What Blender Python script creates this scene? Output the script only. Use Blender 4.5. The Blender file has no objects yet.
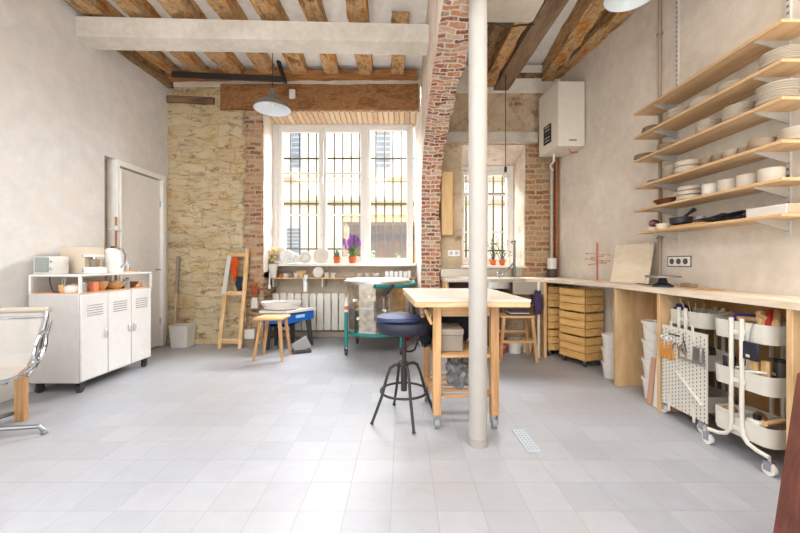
import bpy, bmesh, math, random
from mathutils import Vector, Matrix, noise
R = random.Random(7)
C = bpy.context.scene.collection
PI = math.pi
F, VX, VY, H = 356.0, 402.0, 262.0, 1.12     # focal length in pixels, vanishing point, eye height

def px(x, y, Y):                              # a pixel seen at depth Y -> world point
    return Vector(((x-VX)*Y/F, Y, H+(VY-y)*Y/F))

# ------------------------------------------------------------------ mesh builder
class MB:
    def __init__(self): self.bm = bmesh.new()
    def _new(self, geom_verts, mat=None):
        if mat is not None: bmesh.ops.transform(self.bm, matrix=mat, verts=geom_verts)
    def box(self, x0, x1, y0, y1, z0, z1, bev=0.0, seg=1, rot=None):
        r = bmesh.ops.create_cube(self.bm, size=1.0)
        vs = r['verts']
        c = Vector(((x0+x1)/2, (y0+y1)/2, (z0+z1)/2))
        m = Matrix.Translation(c)
        if rot is not None: m = m @ rot.to_4x4()
        m = m @ Matrix.Diagonal((abs(x1-x0), abs(y1-y0), abs(z1-z0), 1))
        bmesh.ops.transform(self.bm, matrix=m, verts=vs)
        if bev > 0:
            es = list({e for v in vs for e in v.link_edges})
            bmesh.ops.bevel(self.bm, geom=es, offset=bev, segments=seg, affect='EDGES', profile=0.5)
        return self
    def bar(self, p0, p1, w, h, up=(0, 0, 1), bev=0.0):
        p0 = Vector(p0); p1 = Vector(p1); d = p1-p0; L = d.length
        if L < 1e-6: return self
        z = d.normalized(); u = Vector(up)
        if abs(z.dot(u)) > .98: u = Vector((0, 1, 0))
        x = u.cross(z).normalized(); y = z.cross(x)
        m = Matrix((x, y, z)).transposed()
        c = (p0+p1)/2
        return self.box(c.x-w/2, c.x+w/2, c.y-h/2, c.y+h/2, c.z-L/2, c.z+L/2, bev, rot=m)
    def cyl(self, p0, p1, r0, r1=None, seg=16):
        if r1 is None: r1 = r0
        p0 = Vector(p0); p1 = Vector(p1); d = p1-p0
        r = bmesh.ops.create_cone(self.bm, cap_ends=True, segments=seg, radius1=max(r0, 1e-5), radius2=max(r1, 1e-5), depth=d.length)
        q = Vector((0, 0, 1)).rotation_difference(d.normalized())
        bmesh.ops.transform(self.bm, matrix=Matrix.Translation((p0+p1)/2) @ q.to_matrix().to_4x4(), verts=r['verts'])
        return self
    def tube(self, pts, r, seg=8, closed=False):
        pts = [Vector(p) for p in pts]; n = len(pts); rings = []
        prev = None
        for i, p in enumerate(pts):
            a = pts[(i-1) % n] if (closed or i > 0) else p
            b = pts[(i+1) % n] if (closed or i < n-1) else p
            t = (b-a).normalized()
            if prev is None:
                u = Vector((0, 0, 1))
                if abs(t.dot(u)) > .95: u = Vector((1, 0, 0))
                s = u.cross(t).normalized()
            else:
                s = (prev - t*prev.dot(t))
                s = s.normalized() if s.length > 1e-6 else Vector((1, 0, 0))
            prev = s; v = t.cross(s)
            rr = r[i] if isinstance(r, (list, tuple)) else r
            rings.append([self.bm.verts.new(p + (s*math.cos(2*PI*k/seg) + v*math.sin(2*PI*k/seg))*rr) for k in range(seg)])
        m = n if closed else n-1
        for i in range(m):
            A = rings[i]; B = rings[(i+1) % n]
            for k in range(seg):
                self.bm.faces.new((A[k], A[(k+1) % seg], B[(k+1) % seg], B[k]))
        if not closed:
            self.bm.faces.new(rings[0][::-1]); self.bm.faces.new(rings[-1])
        return self
    def lathe(self, prof, c=(0, 0, 0), seg=28, sx=1, sy=1):
        c = Vector(c); rings = []
        for r, z in prof:
            if r < 1e-5: rings.append([self.bm.verts.new(c+Vector((0, 0, z)))])
            else: rings.append([self.bm.verts.new(c+Vector((r*sx*math.cos(2*PI*k/seg), r*sy*math.sin(2*PI*k/seg), z))) for k in range(seg)])
        for A, B in zip(rings, rings[1:]):
            for k in range(seg):
                a0 = A[k % len(A)]; a1 = A[(k+1) % len(A)]; b0 = B[k % len(B)]; b1 = B[(k+1) % len(B)]
                f = [a0]
                if a1 is not a0: f.append(a1)
                if b1 is not b0: f += [b1, b0]
                else: f.append(b0)
                if len(f) > 2:
                    try: self.bm.faces.new(f)
                    except ValueError: pass
        return self
    def ball(self, c, r, sx=1, sy=1, sz=1, sub=2, jit=0.0):
        g = bmesh.ops.create_icosphere(self.bm, subdivisions=sub, radius=r)
        for v in g['verts']:
            if jit: v.co *= 1+jit*noise.noise(v.co*(3/r*.4)+Vector(c))
            v.co = Vector((v.co.x*sx, v.co.y*sy, v.co.z*sz)) + Vector(c)
        return self
    def poly(self, pts):
        self.bm.faces.new([self.bm.verts.new(p) for p in pts]); return self
    def prism(self, pts, d):                  # polygon (3D points) extruded by vector d
        d = Vector(d)
        a = [self.bm.verts.new(p) for p in pts]; b = [self.bm.verts.new(Vector(p)+d) for p in pts]
        n = len(pts)
        self.bm.faces.new(a[::-1]); self.bm.faces.new(b)
        for i in range(n): self.bm.faces.new((a[i], a[(i+1) % n], b[(i+1) % n], b[i]))
        return self
    def tray(self, cx, cy, w, l, z0, z1, r=.05, t=.004, taper=.0, n=6, hole=False):
        def loop(off, z):
            ww = w/2-off; ll = l/2-off; rr = max(r-off, .004); out = []
            for (sx, sy, a0) in ((1, 1, 0), (-1, 1, PI/2), (-1, -1, PI), (1, -1, 3*PI/2)):
                for k in range(n+1):
                    a = a0+PI/2*k/n
                    out.append(self.bm.verts.new((cx+sx*(ww-rr)+rr*math.cos(a), cy+sy*(ll-rr)+rr*math.sin(a), z)))
            return out
        L = [loop(taper, z0), loop(0, z1), loop(t, z1), loop(taper+t, z0+t)]
        m = len(L[0])
        for A, B in zip(L, L[1:]):
            for k in range(m): self.bm.faces.new((A[k], A[(k+1) % m], B[(k+1) % m], B[k]))
        self.bm.faces.new(L[0][::-1]); self.bm.faces.new(L[3])
        return self
    def grid(self, o, u, v, nu, nv, jit=0.0, fn=None):
        o = Vector(o); u = Vector(u); v = Vector(v); nrm = u.cross(v).normalized()
        V = [[None]*(nv+1) for _ in range(nu+1)]
        for i in range(nu+1):
            for j in range(nv+1):
                p = o+u*(i/nu)+v*(j/nv)
                if jit: p = p + nrm*noise.noise(p*3.1)*jit + nrm*noise.noise(p*9.3)*jit*.5
                if fn: p = fn(p, i/nu, j/nv)
                V[i][j] = self.bm.verts.new(p)
        for i in range(nu):
            for j in range(nv): self.bm.faces.new((V[i][j], V[i+1][j], V[i+1][j+1], V[i][j+1]))
        return self
    def rough_beam(self, p0, p1, w, h, jit=.012, n=14, up=(0, 0, 1)):
        p0 = Vector(p0); p1 = Vector(p1); z = (p1-p0).normalized(); x = Vector(up).cross(z).normalized(); y = z.cross(x)
        sec = [(-.5, -.5), (-.17, -.5), (.17, -.5), (.5, -.5), (.5, -.1), (.5, .5), (-.5, .5), (-.5, -.1)]
        rings = []
        for i in range(n+1):
            p = p0.lerp(p1, i/n); ring = []
            for a, b in sec:
                q = p + x*a*w + y*b*h
                k = noise.noise(q*4.0+Vector((w*7, 0, 0)))*jit + noise.noise(q*13)*jit*.5
                ring.append(self.bm.verts.new(q + (x*a+y*b)*2*k))
            rings.append(ring)
        for A, B in zip(rings, rings[1:]):
            for k in range(8): self.bm.faces.new((A[k], A[(k+1) % 8], B[(k+1) % 8], B[k]))
        self.bm.faces.new(rings[0][::-1]); self.bm.faces.new(rings[-1])
        return self
    def build(self, name, mat, parent=None, loc=(0, 0, 0), rz=0, angle=38, flat=False):
        bm = self.bm
        bmesh.ops.recalc_face_normals(bm, faces=bm.faces)
        uv = bm.loops.layers.uv.new('UVMap')
        for f in bm.faces:
            n = f.normal; a = [abs(n.x), abs(n.y), abs(n.z)]; k = a.index(max(a))
            for l in f.loops:
                c = l.vert.co
                l[uv].uv = (c.y, c.z) if k == 0 else ((c.x, c.z) if k == 1 else (c.x, c.y))
        me = bpy.data.meshes.new(name); bm.to_mesh(me); bm.free()
        if not flat:
            for p in me.polygons: p.use_smooth = True
            try: me.set_sharp_from_angle(angle=math.radians(angle))
            except Exception: pass
        me.materials.append(mat)
        o = bpy.data.objects.new(name, me); C.objects.link(o)
        if parent is not None: o.parent = parent
        o.location = loc; o.rotation_euler = (0, 0, rz)
        return o

def T(name, label, cat, loc=(0, 0, 0), rz=0, group=None):
    o = bpy.data.objects.new(name, None); C.objects.link(o)
    o.empty_display_size = .05
    o.location = loc; o.rotation_euler = (0, 0, rz)
    return tag(o, label, cat, group)
def tag(o, label, cat, group=None):
    o['label'] = label; o['category'] = cat
    if group: o['group'] = group
    return o
def S(mb, name, mat, loc=(0, 0, 0), flat=False, **k):
    o = mb.build(name, mat, loc=loc, flat=flat, **k); o['kind'] = 'structure'; return o
def copy_tree(o, parent=None):
    c = o.copy(); C.objects.link(c)
    if parent is not None: c.parent = parent
    for ch in list(o.children): copy_tree(ch, c)
    return c

# ------------------------------------------------------------------ materials
def lin(h):
    h = h.lstrip('#'); v = [int(h[i:i+2], 16)/255 for i in (0, 2, 4)]
    return tuple((c/12.92 if c <= .04045 else ((c+.055)/1.055)**2.4) for c in v)+(1,)
class NT:
    def __init__(self, name):
        self.m = bpy.data.materials.new(name); self.m.use_nodes = True
        self.t = self.m.node_tree; self.n = self.t.nodes; self.b = self.n['Principled BSDF']
    def N(self, typ, **kw):
        nd = self.n.new('ShaderNode'+typ)
        for k, v in kw.items():
            if k in nd.inputs: nd.inputs[k].default_value = v
            else: setattr(nd, k, v)
        return nd
    def L(self, a, b): self.t.links.new(a, b)
    def coord(self, out='UV', scale=(1, 1, 1), loc=(0, 0, 0)):
        tc = self.N('TexCoord'); mp = self.N('Mapping'); mp.inputs['Scale'].default_value = scale; mp.inputs['Location'].default_value = loc
        self.L(tc.outputs[out], mp.inputs['Vector']); return mp.outputs['Vector']
    def ramp(self, fac, stops, interp='LINEAR'):
        r = self.N('ValToRGB'); e = r.color_ramp.elements; r.color_ramp.interpolation = interp
        while len(e) < len(stops): e.new(.5)
        for q, (p, c) in zip(e, stops): q.position = p; q.color = c
        self.L(fac, r.inputs['Fac']); return r.outputs['Color']
    def mix(self, fac, a, b, mode='MIX'):
        m = self.N('MixRGB', blend_type=mode)
        for i, v in ((0, fac), (1, a), (2, b)):
            if hasattr(v, 'is_output') or hasattr(v, 'links'): self.L(v, m.inputs[i])
            else: m.inputs[i].default_value = v
        return m.outputs[0]
    def math(self, op, a, b=0.0, clamp=False):
        m = self.N('Math', operation=op, use_clamp=clamp)
        for i, v in ((0, a), (1, b)):
            if hasattr(v, 'links'): self.L(v, m.inputs[i])
            else: m.inputs[i].default_value = v
        return m.outputs[0]
    def bump(self, h, strength=.3, dist=.01):
        b = self.N('Bump'); b.inputs['Strength'].default_value = strength; b.inputs['Distance'].default_value = dist
        self.L(h, b.inputs['Height']); self.L(b.outputs[0], self.b.inputs['Normal'])
W1 = (1, 1, 1, 1); K0 = (0, 0, 0, 1)
_cache = {}
def flat(hexc, rough=.55, metal=0.0, spec=.5, var=.02, alpha=1.0):
    key = (hexc, rough, metal, var, alpha)
    if key in _cache: return _cache[key]
    t = NT('paint_'+hexc.strip('#')); c = lin(hexc)
    nz = t.N('TexNoise', Scale=14.0, Detail=3.0); t.L(t.coord('Object'), nz.inputs['Vector'])
    lo = tuple(max(0, x*(1-var*2)) for x in c[:3])+(1,); hi = tuple(min(1, x*(1+var)) for x in c[:3])+(1,)
    col = t.ramp(nz.outputs['Fac'], [(.3, lo), (.7, hi)])
    t.L(col, t.b.inputs['Base Color']); t.b.inputs['Roughness'].default_value = rough; t.b.inputs['Metallic'].default_value = metal
    if alpha < 1: t.b.inputs['Alpha'].default_value = alpha
    _cache[key] = t.m; return t.m
def wood(dark, light, axis='x', scale=1.0, rough=.55, grain=14, out='Object', bump=.15):
    key = ('w', dark, light, axis, scale, grain, out)
    if key in _cache: return _cache[key]
    t = NT('wood'); s = [grain*scale]*3; s['xyz'.index(axis)] = 1.2*scale
    v = t.coord(out, tuple(s))
    nz = t.N('TexNoise', Scale=2.0, Detail=6.0, Roughness=.6, Distortion=.6); t.L(v, nz.inputs['Vector'])
    col = t.ramp(nz.outputs['Fac'], [(.32, lin(dark)), (.62, lin(light))])
    t.L(col, t.b.inputs['Base Color']); t.b.inputs['Roughness'].default_value = rough
    t.bump(nz.outputs['Fac'], bump, .004)
    _cache[key] = t.m; return t.m
def plaster(a, b, c=None, scale=1.2, bump=.15, rough=.85):
    t = NT('plaster'); v = t.coord('Object')
    n1 = t.N('TexNoise', Scale=scale, Detail=6.0, Roughness=.6, Distortion=.4); t.L(v, n1.inputs['Vector'])
    n2 = t.N('TexNoise', Scale=scale*9, Detail=8.0, Roughness=.65); t.L(v, n2.inputs['Vector'])
    col = t.ramp(n1.outputs['Fac'], [(.36, lin(a)), (.62, lin(b))])
    fine = t.ramp(n2.outputs['Fac'], [(.3, (.88, .88, .88, 1)), (.7, (1.04, 1.04, 1.04, 1))])
    col = t.mix(1.0, col, fine, 'MULTIPLY')
    if c:
        n3 = t.N('TexNoise', Scale=scale*2.3, Detail=7.0, Roughness=.7); t.L(t.coord('Object', loc=(3, 5, 1)), n3.inputs['Vector'])
        col = t.mix(t.ramp(n3.outputs['Fac'], [(.55, K0), (.68, W1)]), col, lin(c))
    t.L(col, t.b.inputs['Base Color']); t.b.inputs['Roughness'].default_value = rough
    t.bump(n2.outputs['Fac'], bump, .02); return t
def brick_nodes(t, c1, c2, mortar, w=.19, h=.062, ms=.012, distort=.02, loc=(0, 0, 0)):
    v = t.coord('UV', loc=loc)
    nz = t.N('TexNoise', Scale=9.0, Detail=3.0); t.L(v, nz.inputs['Vector'])
    sub = t.N('VectorMath', operation='SUBTRACT'); t.L(nz.outputs['Color'], sub.inputs[0]); sub.inputs[1].default_value = (.5, .5, .5)
    sc = t.N('VectorMath', operation='SCALE'); t.L(sub.outputs[0], sc.inputs[0]); sc.inputs['Scale'].default_value = distort*2
    ad = t.N('VectorMath', operation='ADD'); t.L(v, ad.inputs[0]); t.L(sc.outputs[0], ad.inputs[1])
    bt = t.N('TexBrick'); t.L(ad.outputs[0], bt.inputs['Vector'])
    bt.inputs['Scale'].default_value = 1; bt.inputs['Brick Width'].default_value = w; bt.inputs['Row Height'].default_value = h
    bt.inputs['Mortar Size'].default_value = ms; bt.inputs['Mortar Smooth'].default_value = .3; bt.inputs['Bias'].default_value = 0
    bt.inputs['Color1'].default_value = K0; bt.inputs['Color2'].default_value = W1; bt.inputs['Mortar'].default_value = (.5, .5, .5, 1)
    stops = [(i/(len(c1)-1), lin(c)) for i, c in enumerate(c1)]
    col = t.ramp(bt.outputs['Color'], stops)
    n2 = t.N('TexNoise', Scale=28.0, Detail=6.0, Roughness=.7); t.L(v, n2.inputs['Vector'])
    col = t.mix(t.ramp(n2.outputs['Fac'], [(.5, K0), (.66, (.75, .75, .75, 1))]), col, lin(c2))
    col = t.mix(bt.outputs['Fac'], col, lin(mortar))
    hgt = t.math('ADD', t.math('MULTIPLY', bt.outputs['Fac'], -1.0), t.math('MULTIPLY', n2.outputs['Fac'], .9))
    return col, hgt
def brick_mat(c1, c2, mortar, **k):
    t = NT('brick'); col, h = brick_nodes(t, c1, c2, mortar, **k)
    t.L(col, t.b.inputs['Base Color']); t.b.inputs['Roughness'].default_value = .9; t.bump(h, .9, .02); return t.m
def timber(cols, axis, scale=1.0):
    t = NT('old_timber'); s = [7*scale]*3; s['xyz'.index(axis)] = 1.6*scale
    v = t.coord('Object', tuple(s)); w_ = t.coord('Object')
    a = t.N('TexNoise', Scale=1.6, Detail=8.0, Roughness=.68, Distortion=.8); t.L(v, a.inputs['Vector'])
    b = t.N('TexNoise', Scale=3.2, Detail=7.0, Roughness=.7, Distortion=.4); t.L(w_, b.inputs['Vector'])
    c = t.N('TexNoise', Scale=40.0, Detail=5.0, Roughness=.7); t.L(w_, c.inputs['Vector'])
    f = t.math('ADD', t.math('MULTIPLY', a.outputs['Fac'], .55), t.math('MULTIPLY', b.outputs['Fac'], .45))
    col = t.ramp(f, [(.34+.08*i, lin(h)) for i, h in enumerate(cols)])
    col = t.mix(1.0, col, t.ramp(c.outputs['Fac'], [(.35, (.62, .58, .54, 1)), (.6, W1)]), 'MULTIPLY')
    t.L(col, t.b.inputs['Base Color']); t.b.inputs['Roughness'].default_value = .9
    t.bump(t.math('ADD', a.outputs['Fac'], t.math('MULTIPLY', c.outputs['Fac'], .4)), .8, .02); return t.m
def glassy(tint='#ffffff', tr=.85, rough=.03):
    key = ('g', tint, tr)
    if key in _cache: return _cache[key]
    t = NT('glass'); tp = t.N('BsdfTransparent'); tp.inputs['Color'].default_value = lin(tint)
    gl = t.N('BsdfGlossy'); gl.inputs['Roughness'].default_value = rough
    mx = t.N('MixShader'); mx.inputs[0].default_value = 1-tr
    t.L(tp.outputs[0], mx.inputs[1]); t.L(gl.outputs[0], mx.inputs[2])
    t.L(mx.outputs[0], t.n['Material Output'].inputs['Surface']); _cache[key] = t.m; return t.m

BRICKS = ['#7a5240', '#a8704e', '#c49c78', '#8f6048', '#cdb598']
M = dict(
 white_metal=flat('#dddcda', .4), white_gloss=flat('#e6e5e2', .25), chrome=flat('#c9ccd2', .12, 1.0, var=.02), steel=flat('#c9c6bf', .28, 1.0, var=.05),
 black=flat('#1b1b1d', .5), rubber=flat('#37383b', .7), dark_iron=flat('#3a3532', .6, .3), white_plastic=flat('#e6e2da', .4), grey_plastic=flat('#8d9092', .45),
 pine=wood('#b98a58', '#e2bd8c', 'z'), pine_x=wood('#b98a58', '#e4c193', 'x'), pine_y=wood('#b98a58', '#e4c193', 'y'),
 orange_z=wood('#a87c4e', '#cfa272', 'z'), orange_x=wood('#b08454', '#d4aa78', 'x'), orange_y=wood('#ba8650', '#ddb07a', 'y'),
 ply=wood('#c9a77c', '#e0c59d', 'y', grain=6, bump=.05), plyx=wood('#c49f70', '#dcbb8e', 'z', grain=5, bump=.05),
 shelf=wood('#bf9a6e', '#d8b68c', 'y', grain=10, bump=.05), top=wood('#cbbca6', '#dccfbb', 'x', grain=5, bump=.04), wtop=wood('#cdbba3', '#e4d6c2', 'y', grain=5, bump=.04),
 crate=wood('#cf9a56', '#ecc27e', 'y'), cratex=wood('#cf9a56', '#ecc27e', 'x'),
 old=timber(['#4f3a28', '#9a6a38', '#cfae80', '#c07c30', '#7d6246'], 'y'), oldx=timber(['#5a3b22', '#8a5c34', '#a87a4c', '#7d4f2b', '#b98a58'], 'x'), dark_old=timber(['#2f241b', '#5d4630', '#a3835c', '#6e4d2b', '#4c3c2e'], 'y'),
 teal=flat('#1f7d78', .4), navy=flat('#22305a', .5), blue=flat('#1f63b8', .4), terracotta=flat('#c4612f', .8),
 stoneware=flat('#b9ad9b', .6), stoneware2=flat('#a89a86', .65), stoneware3=flat('#c3bbad', .6), porcelain=flat('#d6d2ca', .45), clay_dark=flat('#6a3f28', .7), umber=flat('#8b7a66', .7),
 leaf=flat('#4f7a34', .6, var=.2), purple=flat('#8a4fa8', .7, var=.2), orange=flat('#e2641c', .8), cloth_dark=flat('#23252b', .95), cream=flat('#e8dcc2', .6),
 glass=glassy('#ffffff', .97), pipe_copper=flat('#b0714f', .35, .8), trolley=flat('#dad6cb', .4), socket=flat('#ecebe8', .35), )
# ================================================================== the setting
XL, XR, YB, YW, ZC = -3.2, 2.29, 4.86, 5.25, 3.74
XR2, YR2 = 2.09, 4.81                       # far end of the right wall, which turns inward beyond Y = 3.2
# floor
t = NT('cement_tiles'); v = t.coord('UV', loc=(.05, .055, 0))
bt = t.N('TexBrick'); t.L(v, bt.inputs['Vector']); bt.offset = 0; bt.squash = 1
for k, q in (('Scale', 1), ('Brick Width', .207), ('Row Height', .207), ('Mortar Size', .0018), ('Mortar Smooth', .4)): bt.inputs[k].default_value = q
bt.inputs['Color1'].default_value = K0; bt.inputs['Color2'].default_value = W1; bt.inputs['Mortar'].default_value = (.5, .5, .5, 1)
vo = t.coord('Object')
n1 = t.N('TexNoise', Scale=.8, Detail=4.0); t.L(vo, n1.inputs['Vector'])
n2 = t.N('TexNoise', Scale=7.0, Detail=6.0, Roughness=.65, Distortion=1.0); t.L(vo, n2.inputs['Vector'])
base = t.ramp(bt.outputs['Color'], [(0, lin('#9ea1a8')), (.5, lin('#a3a6ad')), (1, lin('#a8abb2'))])
base = t.mix(1.0, base, t.ramp(n2.outputs['Fac'], [(.3, (.92, .91, .90, 1)), (.7, (1.04, 1.04, 1.05, 1))]), 'MULTIPLY')
base = t.mix(t.ramp(n1.outputs['Fac'], [(.4, K0), (.7, (.35, .35, .35, 1))]), base, lin('#a59c92'))
base = t.mix(t.math('MULTIPLY', bt.outputs['Fac'], .5), base, lin('#7f7a76'))
t.L(base, t.b.inputs['Base Color'])
t.L(t.ramp(n2.outputs['Fac'], [(.3, (.36, .36, .36, 1)), (.7, (.5, .5, .5, 1))]), t.b.inputs['Roughness'])
t.bump(t.math('MULTIPLY', bt.outputs['Fac'], -1), .35, .003)
S(MB().box(XL-.2, XR+.3, -3.2, 5.6, -.1, 0), 'floor', t.m)

lw = plaster('#d8d6d3', '#e0ddd9', '#dad3cb', .8, .08)
rw = plaster('#d2c8b9', '#e3dacd', '#d9cfc0', 1.3, .12)
cw = plaster('#eeebe6', '#f6f4f0', None, 1.5, .1)
# left wall with the door recess (Y 3.97..4.75)
S(MB().box(XL-.2, XL, -3.2, 3.83, 0, ZC).box(XL-.2, XL, 4.80, 5.3, 0, ZC).box(XL-.2, XL, 3.83, 4.80, 2.27, ZC).box(XL-.2, XL-.10, 3.83, 4.8, 0, 2.27), 'wall_left', lw.m)
# near back of the room behind the camera, with a wide opening onto the street
S(MB().box(XL-.2, -2.6, -3.3, -3.1, 0, ZC).box(1.9, XR+.2, -3.3, -3.1, 0, ZC).box(-2.6, 1.9, -3.3, -3.1, 2.9, ZC), 'wall_front', lw.m)
# right wall: straight, then turning inward
mb = MB().box(XR, XR+.2, -3.2, 3.2, 0, ZC)
mb.prism([(XR, 3.2, 0), (XR+.2, 3.2, 0), (XR2+.25, 5.35, 0), (XR2-.06, 5.35, 0)], (0, 0, ZC))
S(mb, 'wall_right', rw.m)
# stone and brick back wall on the left
t = NT('rubble_stone'); v = t.coord('UV')
nz = t.N('TexNoise', Scale=3.0, Detail=4.0); t.L(v, nz.inputs['Vector'])
sub = t.N('VectorMath', operation='SUBTRACT'); t.L(nz.outputs['Color'], sub.inputs[0]); sub.inputs[1].default_value = (.5, .5, .5)
sc = t.N('VectorMath', operation='SCALE'); t.L(sub.outputs[0], sc.inputs[0]); sc.inputs['Scale'].default_value = .30
ad = t.N('VectorMath', operation='ADD'); t.L(v, ad.inputs[0]); t.L(sc.outputs[0], ad.inputs[1])
bt = t.N('TexBrick'); t.L(ad.outputs[0], bt.inputs['Vector']); bt.squash = .7; bt.squash_frequency = 3
for k, q in (('Scale', 1), ('Brick Width', .36), ('Row Height', .165), ('Mortar Size', .016), ('Mortar Smooth', 1.0)): bt.inputs[k].default_value = q
bt.inputs['Color1'].default_value = K0; bt.inputs['Color2'].default_value = W1; bt.inputs['Mortar'].default_value = (.5, .5, .5, 1)
col = t.ramp(bt.outputs['Color'], [(0, lin('#b89664')), (.35, lin('#c9b48c')), (.6, lin('#b5a68a')), (.85, lin('#d3c09c')), (1, lin('#c0924e'))])
vst = t.coord('UV', scale=(.55, 1.5, 1)); na = t.N('TexNoise', Scale=4.5, Detail=9.0, Roughness=.74, Distortion=.5); t.L(vst, na.inputs['Vector'])
nb = t.N('TexNoise', Scale=9.0, Detail=9.0, Roughness=.78, Distortion=.8); t.L(t.coord('UV', scale=(.6, 1.6, 1)), nb.inputs['Vector'])
nc = t.N('TexNoise', Scale=1.6, Detail=5.0, Roughness=.6); t.L(t.coord('UV', loc=(4, 2, 0)), nc.inputs['Vector'])
col = t.mix(t.ramp(na.outputs['Fac'], [(.40, K0), (.56, (.85, .85, .85, 1))]), col, lin('#cdbd9c'))
col = t.mix(t.ramp(nc.outputs['Fac'], [(.5, K0), (.62, (.5, .5, .5, 1))]), col, lin('#bd9f6a'))
mfac = t.math('MULTIPLY', bt.outputs['Fac'], t.ramp(nc.outputs['Fac'], [(.42, K0), (.6, W1)]))
col = t.mix(t.math('MULTIPLY', mfac, .35), col, lin('#927750'))
col = t.mix(t.ramp(nb.outputs['Fac'], [(.52, K0), (.62, (.9, .9, .9, 1))]), col, lin('#80663f'))
hs = t.math('ADD', t.math('MULTIPLY', bt.outputs['Fac'], -.35), t.math('ADD', t.math('MULTIPLY', na.outputs['Fac'], 1.6), t.math('MULTIPLY', nb.outputs['Fac'], .4)))
bcol, bh = brick_nodes(t, BRICKS, '#c9b294', '#b9a284', w=.16, h=.06)
sx = t.N('SeparateXYZ'); t.L(t.coord('Object'), sx.inputs[0])
edge = t.math('ADD', sx.outputs['X'], t.math('MULTIPLY', na.outputs['Fac'], .35))
mask = t.math('MULTIPLY', t.math('SUBTRACT', edge, -1.99), 25.0, clamp=True)
col = t.mix(mask, col, bcol); hh = t.mix(mask, hs, bh)
t.L(col, t.b.inputs['Base Color']); t.b.inputs['Roughness'].default_value = .92; t.bump(hh, .8, .03)
stone = t.m
XN0, XN1 = -1.89, .256                      # window niche
mb = MB().grid((XL, YB, 0), (XN0-XL, 0, 0), (0, 0, ZC), 30, 80, .03)
mb.grid((XN0, YB, 0), (0, .5, 0), (0, 0, 1.0), 4, 10, .0)
S(mb.box(XL-.1, XN0-.01, YB+.08, 5.7, 0, ZC), 'wall_back', stone)
# plastered band over the window
S(MB().box(XN0-.0, .25, YB+.01, 5.7, 3.20, ZC).grid((XL, YB-.012, 3.50), (3.46, 0, 0), (0, 0, .2), 30, 3, .02), 'wall_back_upper', plaster('#d3c6b2', '#e9e0d2', None, 2, .3).m)
# soffit of the window head, brick on edge
S(MB().prism([(XN0, YB+.0, 3.2), (XN0, 5.30, 3.17), (XN0, 5.30, 3.12), (XN0, YB+.0, 3.17)], (2.14, 0, 0)), 'trim_9', brick_mat(['#cfa884', '#ddc3a0', '#c39a7a', '#d8bfa2'], '#e4d3ba', '#a58a72', w=.075, h=.4, ms=.008))
# white plastered reveals of the niche
whp = plaster('#d9cfc4', '#f0eae2', '#c99f86', 2.0, .3)
S(MB().grid((XN0+.004, YB-.01, .98), (0, .42, 0), (0, 0, 2.18), 6, 30, .015).box(XN0-.05, XN0, YB+.02, 5.3, .9, 3.18), 'trim_10', whp.m)
S(MB().prism([(.256, YB-.16, 0), (.19, 5.32, 0), (.45, 5.32, 0), (.45, YB-.16, 0)], (0, 0, 3.2)), 'trim_11', whp.m)
# wall under the window, deep in the niche
S(MB().box(XN0-.05, .25, 5.34, 5.6, 0, 1.06), 'wall_niche', plaster('#b7a894', '#c7baa8', None, 2, .2).m)
S(MB().box(XN0, .2, 5.10, 5.42, 1.06, 1.10, .005), 'trim_12', flat('#e6e0d8', .6))
# right part of the back wall
t = plaster('#b39c7e', '#cdb899', '#8d7355', 2.6, .5)
old = t.b.inputs['Base Color'].links[0].from_socket
bcol, bh = brick_nodes(t, ['#6f4a34', '#9c6844', '#b98f66', '#8b5b40', '#b39c7a', '#7d6c58'], '#bfa580', '#b8a283', w=.2, h=.07, distort=.03)
sx = t.N('SeparateXYZ'); t.L(t.coord('Object'), sx.inputs[0])
na = t.N('TexNoise', Scale=3.5, Detail=6.0, Roughness=.65); t.L(t.coord('Object'), na.inputs['Vector'])
nx = t.math('ADD', sx.outputs['X'], t.math('MULTIPLY', t.math('SUBTRACT', na.outputs['Fac'], .5), .5))
m1 = t.math('MULTIPLY', t.math('SUBTRACT', nx, 1.62), 20.0, clamp=True)
m2 = t.math('MULTIPLY', t.math('SUBTRACT', 2.95, t.math('ADD', sx.outputs['Z'], t.math('MULTIPLY', na.outputs['Fac'], .3))), 12.0, clamp=True)
m3 = t.math('MULTIPLY', t.math('SUBTRACT', na.outputs['Fac'], .57), 14.0, clamp=True)
zlo = t.math('MULTIPLY', t.math('SUBTRACT', sx.outputs['Z'], 1.75), 8.0, clamp=True)
mask = t.math('MAXIMUM', t.math('MULTIPLY', m1, m2), t.math('MULTIPLY', m3, zlo))
t.L(t.mix(mask, old, bcol), t.b.inputs['Base Color'])
t.bump(t.mix(mask, na.outputs['Fac'], bh), .6, .02)
WX0, WX1, WZ0, WZ1 = .81, 1.66, 1.066, 2.70
mb = MB().box(.45, WX0, YR2, 5.5, 0, ZC).box(WX1, 2.4, YR2, 5.5, 0, ZC).box(WX0, WX1, YR2, 5.5, 0, WZ0).box(WX0, WX1, YR2, 5.5, WZ1, ZC)
S(mb, 'wall_back_right', t.m)
S(MB().box(WX1-.012, WX1+.004, YR2-.004, 5.3, WZ0, WZ1).box(WX0-.004, WX0+.01, YR2, 5.3, WZ0, WZ1).prism([(WX0, YR2, WZ1+.0), (WX0, 5.3, WZ1), (WX0, 5.3, 2.53)], (WX1-WX0, 0, 0)), 'trim_13', plaster('#c9b9a6', '#e6dccf', '#b99577', 2.5, .3).m)
S(MB().box(WX0-.02, WX1+.01, YR2-.03, 5.32, WZ0-.03, WZ0+.004, .004), 'trim_14', flat('#e2dbd0', .5))
S(MB().rough_beam((.42, YR2-.03, 2.78), (1.80, YR2-.03, 2.78), .13, .13, .008, 12), 'trim_15', plaster('#b5ab9c', '#cbc2b4', None, 3, .3).m)

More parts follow.
